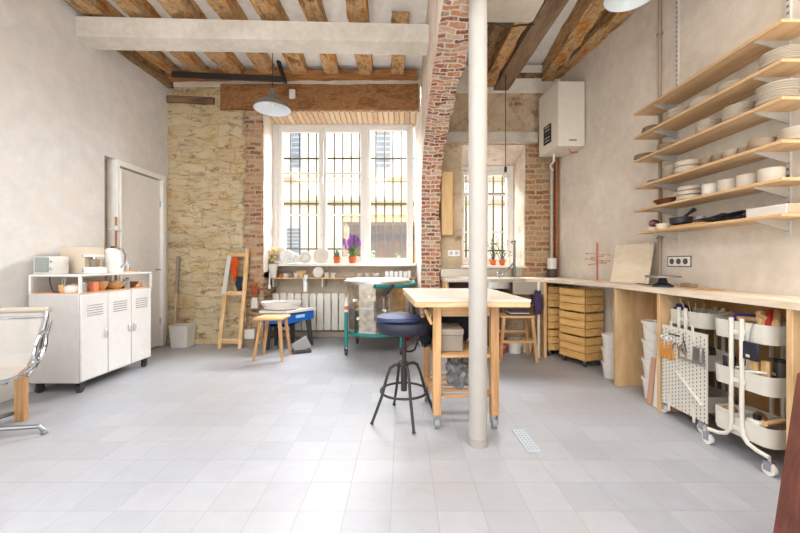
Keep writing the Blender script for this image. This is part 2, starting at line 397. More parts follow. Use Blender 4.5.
# ceiling: white plaster between joists, dropped plaster box, beams
S(MB().box(XL-.2, XR+.3, -3.2, 5.7, 3.74, 3.84), 'ceiling', cw.m)
beamp = plaster('#cdc4b7', '#ded7cc', None, 2, .1)
S(MB().prism([(XL, 3.49, 3.33), (.27, 3.49, 3.275), (.27, 3.49, 3.45), (XL, 3.49, 3.53)], (0, .22, 0)), 'trim_1', beamp.m)
n = 2
for i, x in enumerate((-3.07, -2.66, -2.21, -1.76, -1.33, -.9, -.46, -.04)):
    w = (.20, .17, .23, .18, .2, .17, .2, .18)[i]
    mb = MB().rough_beam((x-.03, 4.84, 3.71), (x+.02, 3.45 if i < 7 else 3.72, 3.66 if i < 7 else 3.68), w, .17, .016, 16)
    if i < 7: mb.rough_beam((x+.02, 3.5, 3.65), (x+.05, 1.2, 3.60), w, .17, .02, 12)
    S(mb, 'trim_%d' % (20+i), M['old'])
S(MB().rough_beam((XL+.02, 4.78, 3.62), (.2, 4.80, 3.64), .10, .10, .012, 30), 'trim_28', wood('#7a4a24', '#b9824a', 'x', 1, .85, 9, bump=.7))
S(MB().rough_beam((-2.46, YB+.02, 3.36), (.22, YB+.02, 3.36), .12, .34, .012, 40), 'trim_29', M['oldx'])
S(MB().rough_beam((-3.19, YB+.0, 3.33), (-2.56, YB+.0, 3.31), .08, .085, .008, 12), 'trim_30', wood('#4e3a2a', '#8b7055', 'x', 1, .85, 9, bump=.7))
S(MB().rough_beam((XL+.03, 4.85, 3.60), (XL+.0, 3.7, 3.58), .1, .2, .02, 14), 'trim_31', M['dark_old'])
# right side joists
for i, (a, b, w, h, m) in enumerate((((1.06, 4.75, 3.66), (.98, 2.2, 3.64), .16, .2, 'dark_old'), ((1.14, 4.75, 3.60), (1.17, 3.1, 3.58), .14, .28, 'old'),
        ((1.33, 4.80, 3.56), (1.40, 2.2, 3.56), .20, .26, 'beam'), ((1.94, 4.78, 3.64), (1.74, 2.2, 3.60), .17, .22, 'old'), ((2.08, 4.76, 3.66), (2.20, 2.2, 3.60), .17, .2, 'old'))):
    mt = wood('#66513f', '#8e745a', 'y', 1, .8, 6, bump=.3) if m == 'beam' else M[m]
    S(MB().rough_beam(a, b, w, h, .004 if m == 'beam' else .022, 18), 'trim_%d' % (32+i), mt)
S(MB().box(1.42, 2.12, 4.70, 4.80, 3.56, 3.66), 'trim_37', M['dark_old'])
S(MB().prism([(.5, 4.82, 3.38), (.5, 4.66, 3.70), (.5, 4.82, 3.74)], (1.62, 0, 0)), 'trim_41', plaster('#cfc3b2', '#e2d9cb', None, 2, .2).m)
S(MB().box(.5, 1.20, -.2, 3.26, 3.30, ZC, .03, 2), 'trim_38', plaster('#cfc5b8', '#e0d8cc', None, 1.5, .15).m)
# middle wall with its long flat brick arch
prof = [(4.68, 0), (4.68, 1.0), (4.68, 1.95), (4.64, 2.15), (4.5, 2.33), (4.2, 2.5), (3.8, 2.6), (3.4, 2.67), (2.9, 2.71), (2.2, 2.735), (1.2, 2.73), (.4, 2.62), (-.1, 2.4), (-.5, 1.9), (-.55, 0)]
pts = []
for (y0, z0), (y1, z1) in zip(prof, prof[1:]):
    L = math.hypot(y1-y0, z1-z0); k = max(1, int(L/.06))
    pts += [(y0+(y1-y0)*q/k, z0+(z1-z0)*q/k) for q in range(k)]
pts.append(prof[-1])
mb = MB(); rows = []
for (y, z) in pts:
    row = []
    for j in range(6):
        x = .256+.25*j/5; nn = noise.noise(Vector((x*9, y*7, z*7)))*.03 + noise.noise(Vector((x*22, y*20, z*20)))*.012
        if j == 5: x += noise.noise(Vector((0, y*8, z*8)))*.035
        if j == 0: x += noise.noise(Vector((5, y*8, z*8)))*.010
        row.append(mb.bm.verts.new((x, y-(nn if z < 2.4 else 0), z+(nn if z >= 2.4 else 0))))
    rows.append(row)
for A, B in zip(rows, rows[1:]):
    for j in range(5): mb.bm.faces.new((A[j], A[j+1], B[j+1], B[j]))
S(mb, 'trim_39', brick_mat(['#6a3a2a', '#a8603f', '#c98a62', '#8a4c36', '#d3ae90', '#75615a'], '#ddcbb8', '#dccdbb', w=.125, h=.052, ms=.008, distort=.02))
def side(x, mat, name):
    mb = MB()
    for A, B in zip(pts, pts[1:]):
        if abs(A[0]-B[0]) < 1e-4: continue
        mb.poly([(x, A[0], A[1]), (x, B[0], B[1]), (x, B[0], ZC), (x, A[0], ZC)])
    mb.poly([(x, 4.68, 0), (x, 4.68, ZC), (x, 4.9, ZC), (x, 4.9, 0)]); mb.poly([(x, -.55, 0), (x, -.55, ZC), (x, -3.1, ZC), (x, -3.1, 0)])
    S(mb, name, mat)
side(.262, plaster('#cdb9a6', '#e0d2c3', '#b98468', 3.0, .5).m, 'wall_middle')
side(.50, plaster('#b9a58e', '#cdbba5', '#a06a4c', 3.0, .5).m, 'wall_middle_right')
S(MB().box(.262, .5, -3.1, -.6, 0, ZC), 'wall_middle_front', lw.m)
S(MB().box(XL, XL+.015, -3, 3.8, 0, .14, .003), 'baseboard_left', flat('#e9e7e3', .5))
S(MB().box(XL+.0, XN0-.02, YB-.04, YB+.02, 0, .07, .01), 'baseboard_back', plaster('#b7a27c', '#cbb893', None, 4, .4).m)
S(MB().box(XN0, .2, 5.30, 5.35, 0, .09, .01), 'baseboard_niche', flat('#a99c8c', .7))

# door in the left wall
fr = MB().box(XL-.10, XL+.02, 3.975, 4.02, 0, 2.27, .004).box(XL-.10, XL+.02, 4.74, 4.80, 0, 2.27, .004).box(XL-.09, XL+.017, 3.978, 4.797, 2.21, 2.268)
d = fr.build('door_1', flat('#f0eeea', .45)); d['kind'] = 'structure'
lf = MB().box(XL-.06, XL-.02, 4.055, 4.735, .01, 2.195, .004).build('door_leaf', flat('#ebe9e6', .4), d)
MB().tube([(XL-.02, 4.67, 1.02), (XL+.03, 4.67, 1.02), (XL+.03, 4.58, 1.02)], .008).build('door_handle', M['chrome'], lf)
MB().cyl((XL-.015, 4.735, 1.85), (XL-.015, 4.735, 1.93), .009).cyl((XL-.015, 4.735, .3), (XL-.015, 4.735, .38), .009).build('hinge', M['chrome'], lf)
S(MB().box(XL-.10, XL-.09, 3.83, 3.975, 0, 2.26), 'trim_40', plaster('#a8947a', '#bfae97', None, 3, .4).m)  # beige recess back, darkened in colour for the recess shadow
pp = T('water_pipe', 'pair of thin vertical copper and white pipes beside the white door on the left wall', 'pipe', (XL+.03, 3.99, 0))
MB().cyl((0, -.045, .0), (0, -.045, 1.62), .011).build('copper_pipe', M['pipe_copper'], pp)
MB().cyl((0, .02, .0), (0, .02, 2.16), .012).build('white_pipe', M['white_plastic'], pp)
MB().tube([(0, .02, 1.47), (.03, -.05, 1.47), (.03, -.17, 1.475)], .009).cyl((0, -.045, 1.46), (0, -.045, 1.52), .018).build('valve_lever', M['white_gloss'], pp)

# ------------------------------------------------------------------ windows
def wpx(x, Y=YW): return (x-VX)*Y/F
def wpz(y, Y=YW): return H+(VY-y)*Y/F
wm = flat('#dedad3', .45)
w = MB()
x0, x1 = wpx(273.5), wpx(413); z0, z1 = 1.10, wpz(124)
for a, b in ((273.5, 279), (408.5, 413)): w.box(wpx(a), wpx(b), YW-.05, YW+.05, z0, z1, .004)
w.box(x0+.003, x1-.003, YW-.046, YW+.046, z1-.07, z1-.002).box(x0+.003, x1-.003, YW-.047, YW+.047, z0+.002, z0+.035).box(wpx(364), wpx(368.5), YW-.05, YW+.05, z0, z1, .004)
win = w.build('window_1', wm); win['kind'] = 'structure'
def sash(par, xa, xb, za, zb, Y, bars=(), st=.05, name='sash'):
    s = MB().box(xa, xa+st, Y-.03, Y+.03, za, zb, .004).box(xb-st, xb, Y-.03, Y+.03, za, zb, .004).box(xa+.002, xb-.002, Y-.027, Y+.027, zb-.07, zb-.002).box(xa+.002, xb-.002, Y-.027, Y+.027, za+.002, za+.07)
    for zz in bars: s.box(xa+.01, xb-.01, Y-.015, Y+.015, zz-.012, zz+.012)
    o = s.build(name, wm, par)
    MB().box(xa+st*.5, xb-st*.5, Y-.003, Y+.003, za+.03, zb-.03).build('pane', M['glass'], o)
    return o
zt, zb_ = z1-.06, z0+.03
s1 = sash(win, wpx(279), wpx(323.6), zb_, zt, YW-.01, (wpz(173.5), wpz(215)), .06)
s2 = sash(win, wpx(323.9), wpx(364), zb_, zt, YW-.01, (wpz(173.5), wpz(215)), .045)
s3 = sash(win, wpx(368.4), wpx(408.6), zb_-.02, zt+.03, YW+.0, (), .03)
MB().cyl((wpx(324), YW-.06, wpz(235)), (wpx(324), YW-.06, wpz(140)), .008).box(wpx(324)-.012, wpx(324)+.012, YW-.075, YW-.04, wpz(185), wpz(178)).box(wpx(324)-.03, wpx(324)+.01, YW-.08, YW-.05, wpz(237), wpz(234)).build('bolt', M['steel'], win)
g = MB(); YG = 5.62
for xx in (291, 299.8, 308.4, 316.6, 334.4, 342.8, 351.3, 359.7, 368.3, 376, 384.7, 393, 401.3, 283): g.cyl((wpx(xx, YG), YG, .9), (wpx(xx, YG), YG, 3.42), .0115, seg=8)
for yy in (158.5, 203.5, 249): g.box(wpx(268, YG), wpx(418, YG), YG-.008, YG+.008, wpz(yy, YG)-.011, wpz(yy, YG)+.011)
g.build('security_bars', M['dark_iron'], win)
# right window
YV = 5.28
w = MB(); xa, xb, za, zb = .82, 1.645, WZ0, 2.54
w.box(xa, xa+.06, YV-.04, YV+.04, za, zb, .004).box(xb-.06, xb, YV-.04, YV+.04, za, zb, .004).box(xa+.002, xb-.002, YV-.037, YV+.037, zb-.07, zb-.002).box(xa+.002, xb-.002, YV-.037, YV+.037, za+.002, za+.05)
w2 = w.build('window_2', wm); w2['kind'] = 'structure'
sash(w2, xa+.06, 1.225, za+.05, zb-.07, YV, (wpz(195, YV), wpz(232, YV)), .04)
sash(w2, 1.235, xb-.06, za+.05, zb-.07, YV, (wpz(195, YV), wpz(232, YV)), .04)
g = MB()
for xx in (458, 466, 475, 484, 493.3, 502.3, 511): g.cyl((wpx(xx, YG), YG, .85), (wpx(xx, YG), YG, 2.8), .014, seg=8)
for zz in (1.3, 2.2): g.box(wpx(455, YG), wpx(515, YG), YG-.008, YG+.008, zz-.011, zz+.011)
g.build('security_bars', M['dark_iron'], w2)

# ------------------------------------------------------------------ outside: courtyard and the house across
S(MB().box(-9, 9, 5.75, 13, -.3, -.02), 'ground', plaster('#a7a098', '#bdb7ae', None, 2, .3).m)
fac = T('courtyard_house', 'pale rendered house across the courtyard seen through the barred windows', 'building', (0, 9.5, 0))
YF = 9.5
def fx(x): return (x-VX)*YF/F
def fz(y): return H+(VY-y)*YF/F
MB().box(-9, 9, 0, .3, -.1, 9).build('facade', plaster('#e2dacb', '#eae4d8', None, 1, .1).m, fac)
MB().box(-9, 9, -.10, 0, fz(182), fz(178), .01).box(-9, 9, -.14, 0, fz(205), fz(201), .01).build('string_course', flat('#b8a88c', .8), fac)
for (a, b, y0, y1) in ((289, 303, 120, 170), (374, 392, 118, 170), (286, 302, 226, 262), (462, 474, 150, 190), (520, 540, 150, 190)):
    wf = MB().box(fx(a), fx(b), -.03, .02, fz(y1), fz(y0), .01).build('window_frame', flat('#bfc6cf', .5), fac)
    q = MB()
    k = 9
    for j in range(k): q.box(fx(a)+.05, fx(b)-.05, -.05, -.03, fz(y1)+.06+(fz(y0)-fz(y1)-.1)*j/k, fz(y1)+.06+(fz(y0)-fz(y1)-.1)*(j+.7)/k)
    q.build('shutter', flat('#7f8b99', .5), wf)
sh = T('timber_shed', 'brown timber lean-to with flat beige roof behind the right window panes', 'shed', (wpx(378, 7.6), 7.6, 0))
MB().box(-.75, 1.3, -.15, 1.4, 1.95, 2.12, .01).build('roof', flat('#7d6846', .8), sh)
MB().box(-.7, 1.25, .55, .6, -.05, 1.95).build('back_panel', wood('#4a2a08', '#80500f', 'z', grain=10), sh)
q = MB()
for k in range(11): q.box(-.62+k*.18, -.59+k*.18, .50, .54, 0, 1.7)
q.box(-.7, 1.25, .49, .54, 1.6, 1.75); q.build('slats', wood('#1c0f06', '#3d230c', 'z'), sh)
for xx in (-.72, 1.2): MB().box(xx, xx+.08, -.1, -.02, -.05, 1.95, .005).build('post', M['dark_old'], sh)
bs = MB()
for (bx, by, bz, rr) in ((wpx(363, 6.5), 6.5, .9, .16), (wpx(370, 6.6), 6.6, 1.05, .13), (wpx(397, 6.6), 6.6, .98, .14)):
    for k in range(90):
        a = Vector((R.gauss(0, 1), R.gauss(0, 1), R.gauss(0, 1))).normalized()*rr*R.uniform(.6, 1.1)+Vector((bx, by, bz+.15)); d = Vector((R.uniform(-1, 1), R.uniform(-1, 1), R.uniform(-.3, 1))).normalized()
        e = d.orthogonal().normalized()*.018
        bs.poly([a, a+d*.03+e, a+d*.07, a+d*.03-e])
shr = T('courtyard_shrub', 'green leafy shrub in the courtyard behind the right window pane', 'shrub', (wpx(380, 6.6), 6.6, 0))
bs2 = bs.build('foliage', M['leaf'], shr); bs2.location = (-wpx(380, 6.6), -6.6, 0)
MB().cyl((0, 0, 0), (-.25, -.1, 1.0), .015).cyl((0, 0, 0), (.25, 0, 1.05), .015).build('stem', M['dark_old'], shr)
# ================================================================== left side
def caster(par, x, y, r=.035, loc_z=0, mat=None, name='caster', fork=None, top=None):
    top = top or (2*r+.03)
    c = MB().cyl((x, y, top-.012), (x, y, top), .022, seg=12).box(x-.02, x-.014, y-.018, y+.02, r*.7, top-.01).box(x+.014, x+.02, y-.018, y+.02, r*.7, top-.01).build(name, fork or M['grey_plastic'], par)
    MB().cyl((x-.012, y, r), (x+.012, y, r), r, seg=20).cyl((x-.02, y, r), (x+.02, y, r), r*.3, seg=10).build('wheel', mat or M['rubber'], c)
    return c
# white metal locker cabinet, origin at its near front foot
CX0, CX1, CY0, CY1 = -3.15, -2.71, 3.0, 3.86
cab = T('metal_cabinet', 'white metal locker sideboard on black casters against the left wall', 'cabinet', (CX0, CY0, 0))
w_, l_ = CX1-CX0, CY1-CY0
wmm = M['white_metal']
MB().box(0, w_-.012, .0, l_, .095, .85, .004).build('body', flat('#c4c2bf', .4), cab)  # greyer than the doors, paints the shade in the gaps between them
fr = MB()
for (x, y) in ((.0, .0), (w_-.02, .0), (.0, l_-.02), (w_-.02, l_-.02)): fr.box(x, x+.02, y, y+.02, .85, 1.0, .002)
fr.box(0, w_, 0, l_, .996, 1.014, .003); fr.build('top_frame', wmm, cab)
MB().box(.01, w_-.01, .01, l_-.01, .848, .856).build('shelf', flat('#d9a679', .6), cab)
for k in range(3):
    y0 = .008+k*(l_-.016)/3; y1 = y0+(l_-.016)/3-.008
    d = MB().box(w_-.014, w_, y0, y1, .105, .84, .004)
    dd = d.build('door', wmm, cab)
    lv = MB()
    for j in range(5): lv.box(w_-.001, w_+.003, y0+.055, y1-.055, .65+j*.022, .657+j*.022)
    lv.build('louvre_shadows', flat('#9d9a96', .6), dd)  # grey strips stand for the shadow lines under the slats
    hy = y1-.03 if k != 2 else y0+.03
    MB().ball((w_+.010, hy, .47), .022, .5, .5, 2.0, 2).build('handle', flat('#d6d5d3', .25, .4), dd)
for (x, y) in ((.05, .05), (w_-.05, .05), (.05, l_-.05), (w_-.05, l_-.05)): caster(cab, x, y, .033, mat=M['rubber'], fork=M['rubber'])

def px_wall(x, X): return X*F/(x-VX)          # depth at which plane X is seen in column x
TZ = 1.014
# things on the cabinet top
o = T('radio', 'silver-grey table radio on the near end of the white metal cabinet', 'radio', (-3.03, 3.07, TZ))
MB().box(-.09, .085, -.06, .08, 0, .155, .008, 2).build('case', flat('#cfccc6', .4), o)
MB().box(-.072, .045, -.068, -.058, .02, .145, .004).build('speaker_grille', flat('#8d9490', .7), o)
MB().cyl((.066, -.068, .05), (.066, -.058, .05), .012).cyl((.066, -.068, .11), (.066, -.058, .11), .01).build('knob', M['chrome'], o)
o = T('coffee_machine', 'boxy beige and white coffee machine on the white metal cabinet beside the radio', 'coffee machine', (-2.93, 3.28, TZ))
MB().box(-.17, .06, -.06, .16, 0, .245, .012, 2).build('case', flat('#cbbca8', .5), o)
MB().box(.03, .15, -.06, .08, 0, .06, .01, 2).build('drip_tray', M['white_gloss'], o)
MB().box(.03, .13, -.06, .08, .15, .175, .006).build('brew_head', M['white_gloss'], o)
MB().lathe([(0, .062), (.035, .062), (.042, .13), (.038, .13), (.03, .07), (0, .07)], (.09, .01, 0)).build('coffee_jug', flat('#8a7b6c', .3), o)
MB().cyl((.09, .01, .15), (.09, .01, .135), .02).build('spout', M['chrome'], o)
o = T('kettle', 'tall white kettle with chrome handle on the cabinet behind the coffee machine', 'kettle', (-2.86, 3.52, TZ))
MB().lathe([(0, 0), (.085, 0), (.088, .02), (.078, .10), (.066, .215), (.05, .24), (0, .247)], seg=32).build('body', M['white_gloss'], o)
MB().cyl((0, 0, .24), (0, 0, .262), .016).build('lid_knob', M['black'], o)
MB().tube([(.05, 0, .235), (.10, -.01, .23), (.125, -.01, .17), (.12, -.01, .09), (.08, 0, .05)], .010).build('handle', M['chrome'], o)
MB().bar((-.06, 0, .17), (-.10, 0, .215), .03, .025).build('spout', M['white_gloss'], o)
o = tag(MB().tray(0, 0, .12, .40, 0, .014, .05, .004).build('serving_tray', M['orange_y'], loc=(-2.90, 3.64+.02, TZ)), 'flat brown tray under the soap bottles at the far end of the cabinet', 'tray')
def bottle(name, x, y, z, r, h, label, mat, pump=False, capm=None, cat='bottle'):
    o = T(name, label, cat, (x, y, z))
    MB().lathe([(0, 0), (r, 0), (r*1.02, h*.1), (r, h*.62), (r*.45, h*.76), (r*.4, h*.86), (0, h*.86)], seg=20).build('body', mat, o)
    if pump: MB().cyl((0, 0, h*.86), (0, 0, h*1.1), r*.16, seg=8).bar((0, 0, h*1.1), (-r*.9, -r*.3, h*1.08), r*.3, r*.25).build('pump', capm or M['white_gloss'], o)
    else: MB().cyl((0, 0, h*.86), (0, 0, h), r*.45, seg=14).build('cap', capm or M['white_gloss'], o)
    return o
bottle('soap_bottle', -2.88, 3.56+.08, TZ+.012, .03, .12, 'clear white pump soap bottle on the brown tray on the cabinet', flat('#e8eef2', .15), True)
bottle('lotion_bottle', -2.90, 3.74, TZ+.012, .026, .11, 'slim clear bottle with white cap beside the pump soap bottle', flat('#dfe4e4', .15))
for k in range(4):
    tag(MB().lathe([(0, 0), (.045, 0), (.075, .014), (.071, .016), (.043, .004), (0, .004)]).build('dish', M['porcelain'], loc=(-2.98+.0, 3.79, TZ+.0+k*.011)), ['bottom', 'second', 'third', 'topmost'][k]+' white dish of the small stack at the far end of the cabinet top', 'dish', 'stacked dishes on the cabinet')
# things on the open shelf of the cabinet
SZ = .857
tag(MB().tube([(0, 0, .14), (.005, 0, .08), (.02, 0, .03), (.05, -.01, .004), (.09, .0, .004)], .004).build('power_cable', M['black'], loc=(-3.02, 3.05, SZ)), 'black power cable hanging into the cabinet shelf below the radio', 'cable')
o = T('wooden_cup', 'light wooden cup holding a white whisk on the near end of the cabinet shelf', 'cup', (-2.94, 3.09, SZ))
MB().lathe([(0, 0), (.03, 0), (.034, .065), (.029, .065), (.026, .006), (0, .006)]).build('cup', M['orange_z'], o)
MB().tube([(0, 0, .01), (-.012, 0, .12)], .003).tube([(0, 0, .01), (.02, 0, .12)], .003).build('whisk', M['white_gloss'], o)
tag(MB().lathe([(0, 0), (.05, 0), (.06, .02), (.055, .05), (.03, .066), (0, .07)]).build('covered_bowl', M['porcelain'], loc=(-2.84, 3.07, SZ)), 'rounded white covered bowl on the cabinet shelf near the corner post', 'bowl')
tag(MB().box(-.03, .03, -.03, .05, 0, .085, .006).build('tea_box', flat('#c98a5a', .6), loc=(-2.93, 3.22, SZ)), 'brown cardboard tea box on the cabinet shelf behind the covered bowl', 'box')
def jar(name, x, y, z, r, h, label, mat, lid=None, cat='jar', group=None):
    o = T(name, label, cat, (x, y, z), group=group)
    MB().lathe([(0, 0), (r, 0), (r, h*.85), (r*.9, h*.92), (0, h*.92)], seg=20).build('body', mat, o)
    MB().cyl((0, 0, h*.9), (0, 0, h), r*.92, seg=20).build('lid', lid or M['black'], o)
    return o
jar('storage_jar', -2.77, 3.10, SZ, .022, .085, 'slim grey jar just behind the cabinet corner post', flat('#9a9a98', .3), M['steel'])
tag(MB().box(-.03, .03, -.025, .025, 0, .085, .004).build('tea_tin', flat('#e2855e', .4), loc=(-2.765, 3.19, SZ)), 'coral and white tea tin on the open cabinet shelf', 'tin')
bowlp = lambda r, h, t=.006: [(0, 0), (r*.45, 0), (r*.8, h*.4), (r, h), (r-t, h), (r*.76, h*.45), (r*.4, t), (0, t)]
wb = M['orange_x']
tag(MB().lathe(bowlp(.07, .085)).build('wooden_bowl', wb, loc=(-2.83, 3.33, SZ)), 'round brown wooden bowl right of the coral tea tin', 'bowl')
tag(MB().lathe(bowlp(.10, .07)).build('wooden_bowl', wb, loc=(-2.83, 3.50, SZ)), 'wide brown wooden bowl holding a white cup in the middle of the cabinet shelf', 'bowl')
tag(MB().lathe(bowlp(.035, .06)).build('cup', M['porcelain'], loc=(-2.80, 3.50, SZ+.02)), 'small white cup inside the wide brown wooden bowl', 'cup')
tag(MB().lathe([(0, 0), (.028, 0), (.03, .09), (.027, .09), (.025, .006), (0, .006)]).build('drinking_glass', flat('#bcc0bf', .1, alpha=.5), loc=(-2.77, 3.58, SZ)), 'clear drinking glass between the wooden bowls', 'glass')
tag(MB().lathe(bowlp(.09, .06)).build('wooden_bowl', flat('#7a4526', .5), loc=(-2.83, 3.68, SZ)), 'dark brown low bowl toward the far end of the cabinet shelf', 'bowl')
jar('spice_jar', -2.80, 3.63, SZ+.0, .016, .10, 'tall thin spice jar behind the drinking glass', flat('#6f6357', .3))
tag(MB().box(-.05, .05, -.06, .06, 0, .055, .006).build('patterned_box', flat('#d6c3a0', .6, var=.2), loc=(-2.84, 3.79, SZ)), 'pale patterned box at the far end of the open cabinet shelf', 'box')
# wall socket on left wall
def socket(loc, rz, n, label, mat='socket', r=.024, plate='#ecebe8', vert=False):
    o = T('wall_socket', label, 'socket', loc, rz)
    MB().box(-.04*n, .04*n, -.006, 0, -.04, .04, .004).build('plate', flat(plate, .35), o)
    for k in range(n):
        x = (k-(n-1)/2)*.072
        MB().cyl((x, -.008, 0), (x, -.005, 0), r, seg=20).build('outlet', flat('#55524e', .5) if n == 3 else flat('#bdb9b2', .5), o)
    return o
socket((XL+.001, 3.72, 1.16), PI/2, 1, 'small white wall socket right of the kettle on the left wall')

# office chair, cropped by the left edge
ch = T('office_chair', 'aluminium framed office chair with pale mesh sling at the left edge', 'chair', (-2.70, 2.17, 0), math.radians(12))
sp = lambda X: [(X, .30, .80), (X, .285, .72), (X, .25, .62), (X-.005, .22, .50), (X-.01, .17, .42), (X-.01, .09, .385), (X-.01, -.02, .385), (X-.01, -.18, .41), (X-.01, -.24, .40)]
mb = MB(); L_ = sp(-.235); R_ = sp(.235)
for (a, b), (c_, d_) in zip(zip(L_, L_[1:]), zip(R_, R_[1:])): mb.poly([a, b, d_, c_])
mb.build('mesh_sling', flat('#bcb7b0', .6, alpha=.72), ch)
for s in (-1, 1):
    MB().tube([(p[0]+s*.015, p[1], p[2]) for p in sp(s*.25)], .013).tube([(p[0]+s*.035, p[1]+.012, p[2]-.01) for p in sp(s*.25)][1:6], .008).build('side_frame', M['chrome'], ch)
    MB().tube([(s*(.285+.0*math.sin(q_)), .20+.045*math.cos(q_)+.03*math.sin(q_), .545+.095*math.sin(q_)) for q_ in [2*PI*k_i/20 for k_i in range(20)]], .012, closed=True).build('armrest', M['chrome'], ch)
MB().cyl((-.29, .30, .785), (.28, .30, .785), .02).build('top_rail', flat('#b5aa9b', .6), ch)
MB().tube([(-.26, .285, .735), (.26, .285, .735)], .009).build('back_bar', M['chrome'], ch)
MB().tube([(-.25, .0, .37), (0, -.02, .345), (.24, .0, .37)], .014).build('seat_bar', M['chrome'], ch)
MB().cyl((0, -.02, .07), (0, -.02, .35), .024).build('post', M['chrome'], ch)
for k in range(5):
    a = math.radians(12+72*k); dx, dy = math.cos(a), math.sin(a)
    MB().tube([(dx*.02, -.02+dy*.02, .10), (dx*.2, -.02+dy*.2, .075), (dx*.38, -.02+dy*.38, .055), (dx*.40, -.02+dy*.40, .03), (dx*.405, -.02+dy*.405, .008)], [.018, .016, .014, .014, .02]).build('base_leg', flat('#85888c', .35, .8), ch)
st = T('wooden_bench', 'narrow square-legged wooden bench standing behind the office chair', 'bench', (-2.84, 2.52, 0))
MB().box(-.26, .18, -.03, .03, .36, .385, .004).build('seat', M['orange_x'], st)
for (x, y) in ((-.20, 0), (.145, 0)): MB().box(x-.032, x+.032, y-.022, y+.022, 0, .36, .004).build('leg', M['orange_z'], st)

# ================================================================== back wall left
o = T('waste_bin', 'pale grey square waste bin standing in the corner beside the door', 'bin', (-2.94+.02, 4.74, 0)); o.scale = (.9, .72, .92)
mb = MB()
def frust(mb, b, tp, h, t=.006):
    rows = [[(-b, -b, 0), (b, -b, 0), (b, b, 0), (-b, b, 0)], [(-tp, -tp, h), (tp, -tp, h), (tp, tp, h), (-tp, tp, h)], [(-tp+t, -tp+t, h), (tp-t, -tp+t, h), (tp-t, tp-t, h), (-tp+t, tp-t, h)], [(-b+t, -b+t, t), (b-t, -b+t, t), (b-t, b-t, t), (-b+t, b-t, t)]]
    V = [[mb.bm.verts.new(p) for p in r] for r in rows]
    for A, B in zip(V, V[1:]):
        for k in range(4): mb.bm.faces.new((A[k], A[(k+1) % 4], B[(k+1) % 4], B[k]))
    mb.bm.faces.new(V[0][::-1]); mb.bm.faces.new(V[3]); return mb
frust(mb, .115, .135, .31).build('bin_body', flat('#d6d3ce', .5), o)
MB().tube([(-.137, -.137, .31), (.137, -.137, .31), (.137, .137, .31), (-.137, .137, .31)], .006, closed=True).build('rim', flat('#d2cec8', .5), o)
o = T('broom', 'long wooden handled broom leaning on the stone wall in the corner', 'broom', (-3.06, 4.79-.02, 0))
MB().cyl((0, 0, .012), (.03, .05, 1.18), .015).build('handle', flat('#b5a48e', .6), o)
MB().cyl((.018, .03, .70), (.031, .051, 1.20), .02).build('grip', flat('#8d8072', .6), o)
MB().box(-.05, .05, -.02, .02, .01, .06, .006).build('brush_head', M['umber'], o)
# easel
e = T('wooden_easel', 'pale wooden ladder easel leaning against the stone wall', 'easel', (-2.21, 4.60, 0))
pts_ = dict(L0=(-.15, 0, 0), L1=(-.105, .20, 1.25), R0=(.115, 0, 0), R1=(.13, .20, 1.30))
MB().bar(pts_['L0'], pts_['L1'], .045, .03, (0, 1, 0)).build('rail', M['pine'], e)
MB().bar(pts_['R0'], pts_['R1'], .045, .03, (0, 1, 0)).build('rail', M['pine'], e)
def er(z): 
    f = z/1.28; return Vector((-.15+.045*f, .2*f, z)), Vector((.115+.015*f, .2*f, z))
for z in (.10, .71, 1.22):
    a, b = er(z); MB().bar(a, b, .05, .022, (0, 1, 0)).build('rung', M['pine_x'], e)
a, b = er(1.18)
tag(MB().grid((-2.33, 4.755, 1.20), (.055, 0, 0), (-.04, -.09, -.50), 4, 8, .01).build('hanging_towel', flat('#c3c2bf', .9)), 'long pale grey towel hanging from the top left of the easel', 'towel')
def rag(name, c, w, h, mat, label, cat, seed):
    mb = MB(); r = random.Random(seed)
    def f(p, i, j):
        q = (1-.35*abs(i-.5)*2*j); return Vector((c[0]+(p.x-c[0])*q+.01*math.sin(j*9), c[1]+.02*math.sin(i*14+seed)+.01*j, p.z))
    mb.grid((c[0]-w/2, c[1], c[2]), (w, 0, 0), (0, 0, -h), 14, 10, 0, f)
    return tag(mb.build(name, mat), label, cat)
rag('hanging_cloth', (-2.225, 4.735, 1.18), .10, .32, M['orange'], 'bright orange cloth hanging from the top rung of the easel', 'cloth', 3)
rag('hanging_cloth', (-2.165, 4.73, .93), .09, .20, flat('#33455a', .9), 'dark blue cloth hanging below the orange cloth on the easel', 'cloth', 5)
# small things on the brick quoin
o = T('wall_vase', 'small white wall vase with dried orange flowers hung on the brick pillar beside the easel', 'vase', (-1.985, 4.80, .50))
MB().prism([(-.045, -.02, 0), (.045, -.02, 0), (.03, -.02, .14), (-.03, -.02, .14)], (0, .05, 0)).build('vase_body', M['porcelain'], o)
MB().tube([(-.03, 0, .14), (-.05, .02, .22), (0, .03, .29), (.05, .02, .22), (.03, 0, .14)], .004).build('cord', M['dark_iron'], o)
mb = MB()
for k in range(26): mb.tube([(0, 0, .13), (R.uniform(-.03, .03), R.uniform(-.02, .02), .2), (R.uniform(-.08, .08), R.uniform(-.05, .0), R.uniform(.22, .38))], .004, 5)
mb.build('dried_flowers', flat('#b5602e', .9, var=.25), o)
o = T('paper_bag', 'small white paper bag on the floor shelf of the brick pillar beside the stool', 'bag', (-2.02, 4.74, .0))
MB().box(-.07, .07, -.04, .04, .10, .23, .004).build('bag_body', M['porcelain'], o); MB().box(-.075, .075, -.045, .045, 0, .10, .004).build('wooden_block', M['umber'], o)
MB().tube([(-.04, -.04, .23), (-.03, -.04, .30), (.03, -.04, .30), (.04, -.04, .23)], .004).build('bag_handle', M['dark_iron'], o)

